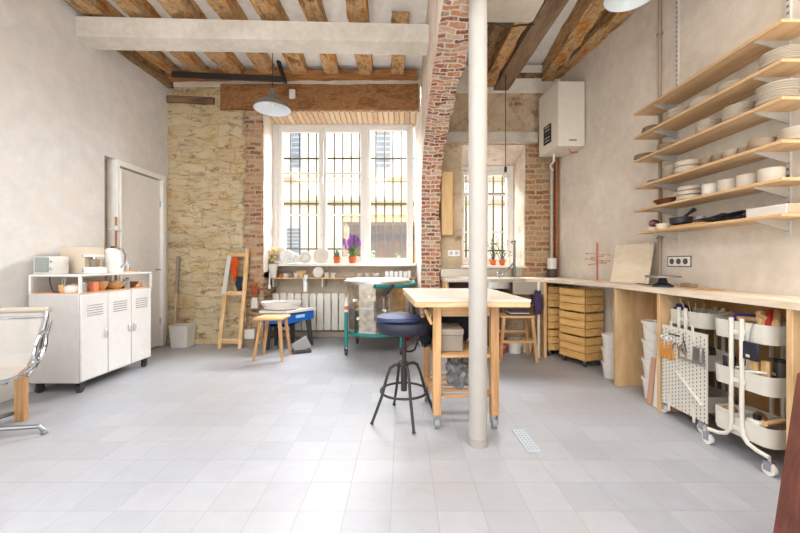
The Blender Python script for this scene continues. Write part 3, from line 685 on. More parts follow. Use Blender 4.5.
# four legged stool
s = T('wooden_stool', 'small pale wooden stool with four splayed legs in front of the potter\'s wheel', 'stool', (-1.50, 4.17, 0))
MB().box(-.185, .15, -.15, .15, .455, .485, .008).build('seat', M['orange_x'], s)
for (x, y) in ((-.11, -.10), (.10, -.10), (-.11, .10), (.10, .10)):
    MB().tube([(x*1.55-.01, y*1.5, 0), (x, y, .457)], [.015, .024], 8).build('leg', M['orange_z'], s)
# potter's wheel
p = T('potters_wheel', 'potter\'s wheel with white splash pan, blue body and pale table by the radiator', 'potter\'s wheel', (-1.58, 4.66, 0))
MB().prism([(-.22, -.18, .475), (.15, -.22, .475), (.42, .16, .475), (.10, .26, .475), (-.22, .2, .475)], (0, 0, .03)).build('table_top', flat('#d9d5cd', .4), p)
MB().prism([(-.18, -.14, .30), (.14, -.18, .30), (.36, .14, .38), (.08, .2, .38), (-.18, .15, .30)], (0, 0, .0)).prism([(-.18, -.15, .34), (.145, -.195, .34), (.39, .14, .36), (.10, .22, .36), (-.18, .16, .34)], (0, 0, .115)).build('motor_housing', M['blue'], p)
MB().prism([(.22, -.102, .40), (.30, .015, .40), (.30, .015, .44), (.22, -.102, .44)], (.004, -.004, 0)).build('name_plate', flat('#9cc9ea', .3), p)
for (x, y) in ((-.14, -.10), (-.12, .14), (.36, .13), (.10, .18)): MB().tube([(x*1.0+.0, y, 0), (x*.9, y*.8, .36)], [.022, .04], 8).build('leg', M['rubber'], p)
MB().lathe([(0, .505), (.17, .505), (.215, .52), (.245, .60), (.255, .605), (.25, .59), (.21, .515), (.1, .515), (0, .515)], (0, 0, 0), 40, 1, .85).build('splash_pan', flat('#dedbd6', .35), p)
MB().cyl((0, 0, .51), (0, 0, .575), .13, seg=32).build('wheel_head', M['steel'], p)
o = T('foot_pedal', 'grey metal foot pedal on the floor beside the potter\'s wheel', 'pedal', (-1.27, 4.42, 0), math.radians(25))
MB().prism([(-.10, -.08, .0), (.13, -.08, .0), (.13, -.08, .03), (-.04, -.08, .03), (-.10, -.08, .02)], (0, .16, 0)).build('base', M['rubber'], o)
MB().bar((-.07, 0, .04), (.11, 0, .13), .15, .02, (0, 1, 0)).build('tread', flat('#a4a6a6', .5), o)

# radiator
rd = T('radiator', 'wide white column radiator under the window', 'radiator', (-1.90, 5.24, 0))
for k in range(19):
    MB().box(k*.108+.003, k*.108+.100, -.035, .035, .12, .665, .014, 2).build('column', flat('#e4dfd6', .4), rd)
MB().cyl((0, 0, .17), (2.05, 0, .17), .02).cyl((0, 0, .60), (2.05, 0, .60), .02).cyl((.10, 0, 0), (.10, 0, .15), .012).cyl((1.9, 0, 0), (1.9, 0, .15), .012).build('pipe', flat('#e4dfd6', .4), rd)
sf = T('radiator_shelf', 'narrow wooden shelf above the radiator holding jars and plates', 'shelf', (-1.89, 5.15, .88))
MB().box(0, 2.09, -.10, .18, 0, .018, .003).build('board', M['pine_x'], sf)
for x in (.04, .75, 1.45, 2.05): MB().box(x-.012, x+.012, -.05, .18, -.12, 0, .003).build('bracket', flat('#cfc6ba', .6), sf)
RZ = .898
def at(x, Y): return (x-VX)*Y/F
# objects on the shelf
o = T('flower_vase', 'white vase of dried yellow and orange flowers at the left end of the radiator shelf', 'vase', (at(273.5, 5.1), 5.08, RZ))
MB().lathe([(0, 0), (.05, 0), (.055, .06), (.066, .19), (.06, .195), (.05, .02), (0, .02)]).build('vase_body', M['porcelain'], o)
mb = MB()
for k in range(34):
    a = Vector((R.uniform(-.10, .10), R.uniform(-.08, .03), R.uniform(.22, .42))); mb.ball(a, R.uniform(.012, .03), sub=1)
mb.build('blossoms', flat('#d9b878', .9, var=.35), o)
mb = MB()
for k in range(14): mb.tube([(0, 0, .1), (R.uniform(-.09, .09), R.uniform(-.05, .03), R.uniform(.25, .38))], .003, 5)
mb.build('stems', flat('#8a9a62', .8), o)
cup = [(0, 0), (.036, 0), (.038, .07), (.034, .07), (.032, .006), (0, .006)]
for x, r, h, m, lb in ((281, .03, .05, 'terracotta', 'small orange brown pot beside the flower vase'), (286, .045, .055, 'stoneware3', 'round pale pot second from the flower vase'), (291.5, .04, .045, 'umber', 'small brown pot in the middle of the jars on the radiator shelf'), (296.5, .04, .065, 'stoneware3', 'pale lidless pot fourth from the flower vase'), (301.5, .04, .06, 'pine', 'round wooden pot left of the spray bottle')):
    tag(MB().lathe([(0, 0), (r*.8, 0), (r, h*.4), (r*.95, h), (r*.8, h), (r*.8, .01), (0, .01)]).build('small_pot', M[m], loc=(at(x, 5.1), 5.1, RZ)), lb+' on the radiator shelf' if 'radiator' not in lb else lb, 'pot')
tag(MB().box(-.09, .09, -.01, .01, 0, .085, .003).build('picture_tile', flat('#6e675f', .5), loc=(at(284.5, 5.2), 5.24, RZ+.0)), 'dark grey tile leaning behind the small pots on the radiator shelf', 'tile')
tag(MB().box(-.14, .0, -.01, .01, 0, .10, .003).build('wooden_box', M['pine_x'], loc=(at(305, 5.2), 5.26, RZ)), 'low pale wooden board standing behind the pots left of the spray bottle', 'board')
def disc(name, x, y, z, r, label, mat, tilt=78, Yn=0, t=.018, group=None, cat='plate'):
    prof_ = [(0, 0), (r*.55, 0), (r*.97, t*.9), (r, t*1.2), (r*.95, t*1.3), (r*.5, t*.35), (0, t*.35)]
    mb = MB().lathe(prof_, seg=36)
    bmesh.ops.transform(mb.bm, matrix=Matrix.Rotation(math.radians(tilt), 4, 'X'), verts=mb.bm.verts)
    zmin = min(v.co.z for v in mb.bm.verts); bmesh.ops.translate(mb.bm, vec=(0, 0, -zmin), verts=mb.bm.verts)
    return tag(mb.build(name, mat, loc=(x, y, z)), label, cat, group)
disc('display_plate', at(318, 5.12), 5.15, RZ, .078, 'white decorated plate standing upright in the middle of the radiator shelf', M['porcelain'])
for x, lb in ((327, 'small pale cup directly right of the upright plate on the radiator shelf'), (333, 'small pale cup second to the right of the upright plate on the radiator shelf')):
    tag(MB().lathe(cup).build('cup', M['stoneware3'], loc=(at(x, 5.1), 5.1, RZ)), lb, 'cup')
for x, r, lb in ((359, .05, 'low pale bowl on the shelf behind the kiln lid'), (367, .035, 'small pale cup behind the kiln lid'), (376, .055, 'wide pale bowl on the shelf behind the kiln lid')):
    tag(MB().lathe(bowlp(r, .06)).build('bowl', M['stoneware3'], loc=(at(x, 5.1), 5.12, RZ)), lb, 'bowl')
for k, x in enumerate((387, 391.5, 396, 400.5, 405, 409)):
    jar('storage_jar', at(x, 5.1), 5.1, RZ, .028, .085+.01*(k % 2), ['first', 'second', 'third', 'fourth', 'fifth', 'last'][k]+' from the left of the clear lidded jars right of the bowls behind the kiln', flat('#dfe0df', .15), M['white_gloss'], group='clear jars behind the kiln')
o = T('spray_bottle', 'white trigger spray bottle hooked over the radiator shelf edge', 'bottle', (at(305.5, 5.02), 5.02, .70))
MB().lathe([(0, 0), (.03, 0), (.032, .12), (.014, .16), (.012, .18), (0, .18)]).build('body', flat('#e9ecec', .2), o)
MB().box(-.02, .035, -.012, .012, .18, .24, .005).bar((-.02, 0, .20), (-.035, 0, .15), .012, .01).build('trigger', M['white_gloss'], o)
MB().box(-.01, .01, .0, .04, .185, .20, .002).build('hook', M['chrome'], o)
o = tag(MB().tube([(0, 0, .0), (.004, 0, .16)], [.012, .008]).box(-.02, .02, -.008, .008, -.06, .0, .006).build('hanging_brush', M['white_gloss'], loc=(XN0+.035, 4.98, .80)), 'white brush hanging on the plaster reveal at the left of the radiator shelf', 'brush')
# on the window sill
SL = 1.101
disc('plaster_disc', at(281, 5.2), 5.17, SL, .128, 'large white disc at the left end of the window sill', M['white_gloss'], 72, t=.05, cat='disc')
disc('plaster_disc', at(290, 5.2), 5.13, SL, .10, 'white disc leaning second from the left on the window sill', M['white_gloss'], 68, t=.05, cat='disc')
disc('plaster_disc', at(297, 5.2), 5.12, SL, .075, 'small white disc leaning third from the left on the window sill', M['white_gloss'], 60, t=.045, cat='disc')
disc('display_plate', at(306.3, 5.17), 5.15, SL, .088, 'round white plate standing between the discs and the big beige plate on the window sill', M['porcelain'], 80, t=.035)
disc('display_plate', at(321.8, 5.17), 5.14, SL, .112, 'big round beige plate standing in the middle of the window sill', flat('#cfc8bc', .6), 80)
def plant_pot(x, y, z, r, h, label, cat='potted plant', name='potted_plant'):
    o = T(name, label, cat, (x, y, z))
    MB().lathe([(0, 0), (r*.7, 0), (r*.92, h*.78), (r, h*.78), (r*1.03, h), (r*.9, h), (r*.85, h*.8), (0, h*.8)]).build('pot', M['terracotta'], o)
    return o
o = plant_pot(at(337, 5.15), 5.14, SL, .052, .095, 'green cactus in a terracotta pot on the window sill', name='potted_cactus')
for (x, y, h, r) in ((0, 0, .14, .018), (-.025, .01, .09, .013), (.026, 0, .10, .013), (.008, -.02, .07, .011)):
    MB().lathe([(0, .07), (r, .075), (r*1.05, .07+h*.5), (r*.8, .07+h*.9), (0, .07+h)], (x, y, 0), 10).build('cactus_stem', flat('#5c7350', .7, var=.2), o)
o = plant_pot(at(352.3, 5.15), 5.14, SL, .055, .10, 'purple flowering plant in a terracotta pot on the window sill', name='potted_lavender')
mb = MB(); fl = MB()
for k in range(16):
    a = R.uniform(0, 2*PI); rr = R.uniform(.02, .14); hx, hy = math.cos(a)*rr, math.sin(a)*rr*.5; hh = R.uniform(.26, .40)
    mb.tube([(0, 0, .08), (hx*.4, hy*.4, hh*.6), (hx, hy, hh-.06)], .003, 5)
    fl.lathe([(0, -.05), (.014, -.03), (.018, 0), (.013, .03), (0, .06)], (hx, hy, hh-.02), 7)
for k in range(60):
    a = Vector((R.gauss(0, .035), R.gauss(0, .025), R.uniform(.09, .22))); d = Vector((R.uniform(-1, 1), R.uniform(-.6, .6), R.uniform(.2, 1))).normalized(); e_ = d.orthogonal().normalized()*.009
    mb.poly([a, a+d*.025+e_, a+d*.06, a+d*.025-e_])
mb.build('foliage', M['leaf'], o); fl.build('flowers', M['purple'], o)

# ------------------------------------------------------------------ kiln
k_ = T('pottery_kiln', 'round stainless steel pottery kiln on a teal wheeled stand under the window', 'kiln', (-.31, 4.58, 0))
KR = .40
mb = MB()
mb.lathe([(0, .27), (KR, .27), (KR, .86), (0, .86)], seg=12)
mb.build('body', flat('#c9c0b2', .22, 1.0, var=.15), k_, angle=15)
mb = MB()
for z in (.275, .56, .835): mb.lathe([(KR, z), (KR+.006, z), (KR+.006, z+.02), (KR, z+.02)], seg=12)
mb.build('band', M['chrome'], k_, angle=15)
MB().lathe([(0, .862), (KR+.02, .862), (KR+.02, .875), (KR+.0, .905), (0, .915)], seg=48).build('lid', flat('#f2efe8', .5), k_)
MB().lathe([(KR+.01, .858), (KR+.03, .858), (KR+.03, .885), (KR+.01, .885)], seg=48).build('lid_rim', M['steel'], k_)
MB().tube([(.0, -KR-.03, .835), (.32, -KR+.09, .835)], .028).tube([(.0, -KR-.03, .835), (-.01, -KR-.025, .835)], .029).tube([(.32, -KR+.09, .835), (.46, -.1, .835), (.46, .2, .86)], .028).build('lid_arm', M['teal'], k_)
MB().bar((.14, -KR-.06, .76), (.20, -KR-.03, .86), .03, .025).tube([(.10, -KR-.07, .73), (.22, -KR-.03, .85)], .016).build('latch', M['black'], k_)
for a, z in ((-100, .72), (-75, .55), (-120, .45), (-128, .66)):
    x, y = math.cos(math.radians(a)), math.sin(math.radians(a)); MB().cyl((x*KR*.96, y*KR*.96, z), (x*(KR+.03), y*(KR+.03), z), .018).build('peephole_plug', flat('#e3dccd', .8), k_)
for (x, z0_, z1_) in ((-.02, .42, .66), (.10, .40, .70), (.16, .40, .70)): MB().tube([(x, -KR-.015, z0_), (x, -KR-.02, z1_)], .006).build('rod', M['chrome'], k_)
MB().lathe([(KR-.05, .235), (KR+.01, .235), (KR+.01, .268), (KR-.05, .268)], seg=32).bar((-.3, -.3, .25), (.3, .3, .25), .04, .03).bar((-.3, .3, .25), (.3, -.3, .25), .04, .03).build('stand_ring', M['teal'], k_)
for (x, y) in ((-.36, -.30), (.30, -.26), (-.30, .28), (.32, .28)):
    lg = MB().cyl((x, y, .10), (x, y, .52 if (x < -.33) else .27), .024).build('leg', M['teal'], k_)
    MB().cyl((x-.014, y, .036), (x+.014, y, .036), .036).box(x-.02, x-.015, y-.02, y+.02, .03, .10).box(x+.015, x+.02, y-.02, y+.02, .03, .10).build('caster', M['rubber'], lg)
o = bottle('spray_can', -.31-.36, 4.58-.30, .52, .022, .17, 'white and orange bottle standing on the teal kiln leg', flat('#e8e4da', .4), False, M['white_gloss'])
MB().cyl((0, 0, .03), (0, 0, .07), .0235).build('orange_label', M['orange'], o)
tag(MB().tube([(.05, 0, .55), (.08, 0, .35), (.10, -.02, .12), (.06, -.05, .02), (.0, -.1, .008), (-.1, -.1, .008)], .012).build('power_cable', M['black'], loc=(.10, 4.52, 0)), 'thick black cable hanging to the floor right of the kiln', 'cable')
o = T('red_extinguisher', 'small red fire extinguisher standing right of the kiln', 'fire extinguisher', (.06, 5.07, 0))
MB().lathe([(0, 0), (.045, 0), (.05, .02), (.05, .52), (.02, .60), (0, .60)]).build('cylinder', flat('#b3263a', .35), o)
MB().box(-.03, .03, -.012, .012, .60, .64, .004).build('valve', M['black'], o)

# left pendant lamp
def pendant(x, y, z, R_, label, top, tilt=0, outer='#6b645d'):
    o = T('pendant_lamp', label, 'lamp', (x, y, z))
    MB().lathe([(R_, 0), (R_*.97, .02), (R_*.72, .085), (R_*.3, .13), (.04, .16), (.035, .22), (.02, .235), (0, .235)], seg=40).build('shade', flat(outer, .35), o)
    MB().lathe([(R_*.985, .002), (R_*.95, .018), (R_*.70, .08), (R_*.28, .123), (0, .14)], seg=40).build('shade_lining', flat('#dfe6ea', .3), o)
    MB().ball((0, 0, .055), .03).cyl((0, 0, .07), (0, 0, .13), .016).build('bulb', flat('#f2efe6', .2), o)
    MB().cyl((0, 0, .23), (0, 0, top-z), .004, seg=6).build('cord', M['black'], o)
    return o
p1 = px(272.5, 107, 3.95); pendant(p1.x, p1.y, p1.z-.03, .20, 'grey enamel pendant lamp hanging near the window lintel', 3.60)
p2 = px(632, 8, 2.7); pendant(p2.x, p2.y, p2.z+.10, .19, 'pale enamel pendant lamp cropped by the top edge near the right wall', 3.60, outer='#c9ced2')
tag(MB().bar((-2.98, 4.62, 3.555), (-1.52, 4.5, 3.43), .03, .07).build('iron_rail', M['dark_iron']), 'dark iron bar slung under the joists by the back wall', 'bar')
tag(MB().bar((0, 0, .0), (-.10, .05, .30), .05, .03).build('iron_bracket', M['dark_iron'], loc=(-1.45, 4.42, 3.34)), 'dark iron bracket beside the grey pendant lamp cord', 'bracket')
tag(MB().box(-.04, .04, -.02, .02, -.06, .06, .006).build('junction_box', M['white_plastic'], loc=(at(291.5, 4.75), 4.79, 3.38)), 'small white junction box on the big timber lintel', 'box')
# ================================================================== centre
col = T('steel_column', 'slim round off-white column standing in the middle of the room', 'column', (.467, 2.19, 0))
MB().cyl((0, 0, 0), (0, 0, 2.76), .056, seg=40).build('shaft', flat('#aaa59e', .6, var=.02), col)
MB().lathe([(0, 0), (.062, 0), (.060, .02), (.057, .05), (0, .05)], seg=40).build('base_collar', flat('#9c978f', .6), col)

dp = T('drain_plate', 'rectangular perforated steel drain plate set in the tiled floor', 'plate', (.775, 2.23, 0), math.radians(2))
MB().box(-.042, .042, -.14, .14, 0, .006, .002).build('plate', flat('#b4bdc6', .35, .3), dp)
mb = MB()
for i in range(3):
    for j in range(9): mb.cyl(((i-1)*.022, -.11+j*.0275, .005), ((i-1)*.022, -.11+j*.0275, .0068), .006, seg=8)
mb.build('perforations', flat('#8f989f', .5), dp)

# swivel stool
s = T('swivel_stool', 'dark metal swivel stool with navy padded seat in front of the work table', 'stool', (.014, 2.55, 0))
MB().lathe([(0, .62), (.18, .62), (.195, .635), (.20, .675), (.192, .70), (.15, .71), (0, .712)], seg=36).build('seat', flat('#1d2030', .45), s)
mb = MB().lathe([(0, .70), (.15, .70), (.162, .712), (.155, .735), (.10, .752), (0, .757)], (-.035, -.02, 0), 36, 1, 1)
for v_ in mb.bm.verts: v_.co += Vector((0, 0, noise.noise(v_.co*9)*.012))
mb.build('cushion', M['navy'], s)
MB().cyl((0, 0, .33), (0, 0, .63), .017).cyl((0, 0, .60), (0, 0, .628), .06, .07).cyl((0, 0, .20), (0, 0, .36), .022).cyl((0, 0, .375), (0, 0, .405), .034).build('screw_post', M['dark_iron'], s)
for a in (205, 285, 25, 108):
    dx, dy = math.cos(math.radians(a)), math.sin(math.radians(a))
    MB().tube([(dx*.02, dy*.02, .385), (dx*.07, dy*.07, .392), (dx*.105, dy*.105, .375), (dx*.13, dy*.13, .32), (dx*.17, dy*.17, .185), (dx*.24, dy*.24, .02), (dx*.245, dy*.245, .006)], [.011]*5+[.010, .014]).build('leg', M['dark_iron'], s)
MB().tube([(.165*math.cos(2*PI*k/40), .165*math.sin(2*PI*k/40), .20) for k in range(40)], .009, 8, True).build('foot_ring', M['dark_iron'], s)

# work table
t_ = T('work_table', 'wheeled wooden work table with white top and slatted shelves behind the column', 'table', (0, 0, 0))
MB().prism([(.085, 2.30, .828), (.825, 2.29, .828), (.80, 3.26, .828), (.01, 3.28, .828)], (0, 0, .037)).build('top_core', M['pine_x'], t_)
MB().prism([(.080, 2.296, .864), (.829, 2.286, .864), (.803, 3.264, .864), (.006, 3.284, .864)], (0, 0, .014)).build('top', flat('#d6ccbd', .55), t_)
LG = ((.235, 2.40), (.62, 2.40), (.20, 2.90), (.60, 2.90))
for (x, y) in LG:
    l = MB().box(x-.028, x+.028, y-.028, y+.028, .095, .83, .004).build('leg', M['orange_z'], t_)
    MB().box(x-.024, x-.018, y-.022, y+.022, .03, .095).box(x+.018, x+.024, y-.022, y+.022, .03, .095).cyl((x-.015, y, .034), (x+.015, y, .034), .034).build('caster', M['grey_plastic'], l)
MB().box(.24, .62, 2.39, 2.415, .755, .828).box(.21, .60, 2.89, 2.915, .755, .828).bar((.225, 2.40, .79), (.20, 2.90, .79), .02, .075).bar((.63, 2.40, .79), (.61, 2.90, .79), .02, .075).bar((.20, 2.41, .70), (.155, 2.41, .80), .02, .04, (0, 1, 0)).build('apron', M['orange_x'], t_)
MB().box(.21, .63, 2.385, 2.41, .480, .50).box(.20, .62, 2.88, 2.905, .480, .50).bar((.225, 2.40, .48), (.20, 2.90, .48), .025, .04).bar((.63, 2.40, .48), (.61, 2.90, .48), .025, .04).box(.21, .62, 2.41, 2.89, .492, .502).build('middle_shelf', M['orange_x'], t_)
for k in range(5):
    y = 2.42+k*.115; MB().box(.215, .62, y-.02, y+.02, .205, .218, .003).build('slat', M['orange_x'], t_)
MB().bar((.232, 2.40, .19), (.20, 2.90, .19), .025, .03).bar((.62, 2.40, .19), (.60, 2.90, .19), .025, .03).build('slat_rail', M['orange_y'], t_)
# things on the table shelves
def fabric(name, c, s_, mat, label, cat, sub=4, amp=.35, freq=3.0, seed=0, loc=None, flatz=True):
    mb = MB(); g = bmesh.ops.create_icosphere(mb.bm, subdivisions=sub, radius=1)
    for v in g['verts']:
        n_ = v.co.normalized(); k = 1+amp*noise.noise(n_*freq+Vector((seed, 0, 0)))+amp*.45*noise.noise(n_*freq*2.7+Vector((0, seed, 0)))
        q = Vector((n_.x*s_[0]*k, n_.y*s_[1]*k, n_.z*s_[2]*k))
        if flatz: q.z = max(q.z, -s_[2]*.8)
        v.co = q
    zm = min(v.co.z for v in mb.bm.verts)
    bmesh.ops.translate(mb.bm, vec=(0, 0, -zm), verts=mb.bm.verts)
    return tag(mb.build(name, mat, loc=c, angle=80), label, cat)
o = T('storage_box', 'grey beige fabric storage box with lid on the middle shelf of the work table', 'box', (.335, 2.56, .502))
MB().box(-.085, .085, -.12, .12, 0, .12, .008).build('box_body', flat('#9c9082', .8), o)
MB().box(-.09, .09, -.125, .125, .115, .16, .012, 2).build('lid', flat('#aca194', .8), o)
fabric('folded_clothes', (.42, 2.80, .505), (.14, .075, .145), M['cloth_dark'], 'crumpled black clothes on the middle shelf of the work table', 'clothes', seed=2)
fabric('plastic_bag', (.42, 2.62, .222), (.085, .12, .13), flat('#9fa2a3', .25, .2, var=.25), 'crumpled silvery plastic bag on the bottom slats of the work table', 'bag', seed=9, amp=.6, freq=4)
fabric('dark_bag', (.13, 2.85, .0), (.055, .10, .0), M['cloth_dark'], '', '') if False else None
o = T('hanging_bag', 'black cloth bag hanging from the left side of the work table behind the stool seat', 'bag', (.175, 2.70, .58))
mb = MB(); g = bmesh.ops.create_icosphere(mb.bm, subdivisions=4, radius=1)
for v in g['verts']:
    n_ = v.co.normalized(); k = 1+.3*noise.noise(n_*3); v.co = Vector((n_.x*.05*k, n_.y*.10*k, n_.z*.095*k+.03*0))
mb.build('bag_body', M['cloth_dark'], o, angle=80)
MB().tube([(0, -.05, .08), (.02, -.03, .24), (.03, 0, .27), (.02, .03, .24), (0, .05, .08)], .006).build('strap', M['black'], o)
o = T('tool_case', 'small orange and black case behind the storage box on the table shelf', 'case', (.265, 2.80, .502))
MB().box(-.03, .03, -.04, .04, 0, .20, .006).build('case_body', M['black'], o); MB().box(-.02, .02, -.045, -.04, .13, .18).build('orange_panel', M['orange'], o)

# ================================================================== kitchen counter behind
cn = T('kitchen_counter', 'long pale kitchen counter with steel sink under the right window', 'counter', (0, 0, 0))
MB().prism([(.51, 4.16, .885), (1.70, 4.16, .885), (1.98, 3.90, .885), (2.14, 4.16, .885), (2.08, 4.80, .885), (.51, 4.80, .885)], (0, 0, .035)).build('worktop', M['top'], cn)
MB().box(.52, 1.45, 4.15, 4.80, .895, .923, .003).build('steel_top', flat('#bdb6aa', .3, .9, var=.05), cn)
MB().box(.52, 1.62, 4.775, 4.805, .92, 1.03, .003).build('splashback', flat('#b0a89b', .35, .8), cn)
MB().tray(1.22, 4.47, .42, .40, .80, .926, .04, .004).build('sink_basin', M['steel'], cn)
MB().box(1.655, 1.69, 4.15, 4.78, 0, .885, .003).build('end_panel', M['pine'], cn)
MB().box(.52, .55, 4.2, 4.78, 0, .885, .003).build('side_panel', M['pine'], cn)
MB().box(1.30, 1.66, 4.17, 4.19, .74, .885).build('front_rail', flat('#a59b8d', .5, .3), cn)
MB().cyl((1.60, 4.17, 0), (1.60, 4.17, .885), .014).build('pipe', M['white_plastic'], cn)
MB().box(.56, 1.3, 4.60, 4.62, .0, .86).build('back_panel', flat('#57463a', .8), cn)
o = T('kitchen_tap', 'chrome kitchen tap with a long slanted spout over the sink', 'tap', (1.49, 4.72, .92))
MB().tube([(0, 0, 0), (0, 0, .46)], [.020, .015]).build('tap_body', flat('#6f6e70', .3, .8), o)
MB().cyl((-.04, 0, .46), (.02, 0, .47), .02).build('lever', M['chrome'], o)
MB().tube([(0, 0, .20), (-.07, -.05, .14), (-.18, -.14, .06), (-.20, -.17, -.0+.03)], .010).build('spout', M['chrome'], o)
o = T('cross_valve', 'round chrome cross-handled valve at the sink edge', 'valve', (1.215, 4.42, .925))
MB().cyl((0, 0, 0), (0, 0, .05), .012).build('stem', M['chrome'], o)
mb = MB()
for k in range(4): a = PI/4+k*PI/2; mb.tube([(0, -.01, .05), (.04*math.cos(a), -.01, .05+.04*math.sin(a))], .009)
mb.tube([(.035*math.cos(2*PI*k/20), -.01, .05+.035*math.sin(2*PI*k/20)) for k in range(20)], .006, 6, True)
mb.build('cross_handle', M['chrome'], o)
o = T('paper_roll', 'white paper roll on a dark holder at the corner of the counter', 'paper roll', (1.97, 4.68, .92))
MB().cyl((0, 0, .11), (0, 0, .25), .058, seg=24).build('roll', M['porcelain'], o); MB().cyl((0, 0, 0), (0, 0, .11), .062, seg=24).build('holder', flat('#3c3632', .6), o)
socket((.70, YR2-.001, 1.24), 0, 2, 'double white wall socket left of the right window')
cb = T('wall_cupboard', 'narrow beige wall cupboard left of the right window', 'cupboard', (.62, 4.80, 1.47))
MB().box(-.10, .06, -.06, .0, 0, .86, .004).build('cupboard_body', M['pine'], cb); MB().box(-.095, .055, -.075, -.06, .01, .85, .004).build('cupboard_door', wood('#cda36c', '#dcb880', 'z', grain=5), cb)
# plants and pots on the right sill
for i, (x, h) in enumerate(((1.03, .22), (1.29, .30), (1.42, .26))):
    o = plant_pot(x, 5.05, WZ0+.004, .05, .08, ['small leafy plant in a pot on the kitchen sill left of the column', 'tall twiggy plant in a pot in the middle of the kitchen sill', 'leafy plant in a pot at the right of the kitchen sill'][i])
    mb = MB()
    for k in range(26):
        a = Vector((R.gauss(0, .05), R.gauss(0, .03), .1+R.random()*h)); d = Vector((R.uniform(-1, 1), R.uniform(-.6, .6), R.uniform(-.2, 1))).normalized(); e_ = d.orthogonal().normalized()*.012
        mb.poly([a, a+d*.025+e_, a+d*.05, a+d*.025-e_]); mb.tube([(0, 0, .06), a], .0022, 4)
    mb.build('foliage', flat('#5c6b52', .7, var=.3), o)
# bulb pendant
bx = px(505.6, 175, 4.4)
o = T('bare_bulb_pendant', 'bare bulb hanging on a thin black cord in front of the right window', 'lamp', (bx.x, 4.4, bx.z))
MB().ball((0, 0, 0), .032, 1, 1, 1.25).build('bulb', flat('#d8d6cf', .1, alpha=.6), o)
MB().cyl((0, 0, .035), (0, 0, .10), .018).build('bulb_socket', M['black'], o); MB().cyl((0, 0, .10), (0, 0, 3.43-bx.z), .0045, seg=6).build('cord', M['black'], o)
# ceiling wire
tag(MB().tube([px(487, 23.5, 3.22), px(497, 24.5, 3.22), px(510, 27, 3.22), px(520, 25, 3.22), px(534, 24.5, 3.24)], .008, 6).build('ceiling_wire', M['black']), 'thin black wire sagging along the edge of the dropped plaster ceiling', 'wire')
# boiler
b_ = T('water_heater', 'flat white wall-mounted water heater in the corner above the counter', 'water heater', (0, 0, 2.49))
rot = 0
MB().prism([(1.843, 4.20, 0), (2.155, 4.20, 0), (2.100, 4.64, 0), (1.787, 4.64, 0)], (0, 0, .76)).build('tank', flat('#ddd5c8', .4), b_)
sd = Vector((-.056, .44, 0)).normalized(); nd = Vector((-.992, -.126, 0))
def pl(s_, z): return Vector((1.843, 4.20, 0))+sd*s_+Vector((0, 0, z))
mb = MB().prism([pl(.15, .10)+nd*.001, pl(.32, .10)+nd*.001, pl(.32, .33)+nd*.001, pl(.15, .33)+nd*.001], nd*.006); pnl = mb.build('control_panel', M['black'], b_)
mb = MB()
for zz in (.13, .17, .26, .30): mb.prism([pl(.18, zz)+nd*.007, pl(.29, zz)+nd*.007, pl(.29, zz+.010)+nd*.007, pl(.18, zz+.010)+nd*.007], nd*.001)
mb.build('display_marks', flat('#c9c9c9', .4), pnl)
MB().box(1.97, 2.06, 4.196, 4.20, .06, .078).build('brand_mark', flat('#8b867d', .5), b_)
MB().cyl((1.92, 4.5, -.10), (1.92, 4.5, 0), .014).tube([(1.92, 4.5, -.09), (1.93, 4.64, -.12), (1.99, 4.70, -.16)], .012).build('pipe_stub', M['white_plastic'], b_)
MB().tube([(2.02, 4.3, 0), (2.03, 4.3, -.05), (2.12, 4.3, -.04)], .010).build('gas_pipe', M['pipe_copper'], b_)
o = T('corner_pipe', 'thin pale pipe dropping from the water heater down the corner', 'pipe', (2.00, 4.76, 0))
MB().cyl((0, 0, .92), (0, 0, 2.36), .02).build('pipe', flat('#b3aa9d', .5), o)
o = tag(MB().box(-.025, .012, -.03, .03, .92, 2.5, .004).build('corner_post', wood('#6b3f22', '#a5683a', 'z', rough=.7), loc=(2.07, 4.76, 0)), 'reddish brown wooden strip running up the right corner below the water heater', 'post')
# step stool and things below the counter
s = T('step_stool', 'pale wooden two-step stool standing under the kitchen counter', 'stool', (1.31, 4.10, 0))
MB().box(-.20, .18, -.12, .14, .49, .515, .004).build('seat', M['orange_x'], s)
for sx_ in (-1, 1):
    for y0_ in (-.11, .13): MB().bar((sx_*.205-.01, y0_*1.1, 0), (sx_*.16-.01, y0_, .49), .035, .03, (0, 1, 0)).build('leg', M['orange_z'], s)
MB().bar((-.19, -.115, .23), (.18, -.115, .23), .03, .045, (0, 1, 0)).bar((-.18, .13, .30), (.17, .13, .30), .03, .04, (0, 1, 0)).build('stretcher', M['orange_x'], s)
for k, (h, m) in enumerate(((.018, '#2b2b30'), (.012, '#c9c6c0'), (.016, '#4b4250'))):
    tag(MB().box(-.12+.01*k, .12-.01*k, -.09, .09, 0, h, .003).build('magazine', flat(m, .5), loc=(1.33, 4.10, .516+sum((.018, .012, .016)[:k]))), ['black bottom', 'grey middle', 'dark purple top'][k]+' booklet of the pile on the step stool', 'booklet', 'booklets on the step stool')
fabric('hanging_cloth', (1.56, 4.09, .52), (.05, .04, .15), flat('#3f3350', .9), 'dark purple cloth hanging at the right of the step stool below the counter', 'cloth', seed=4)
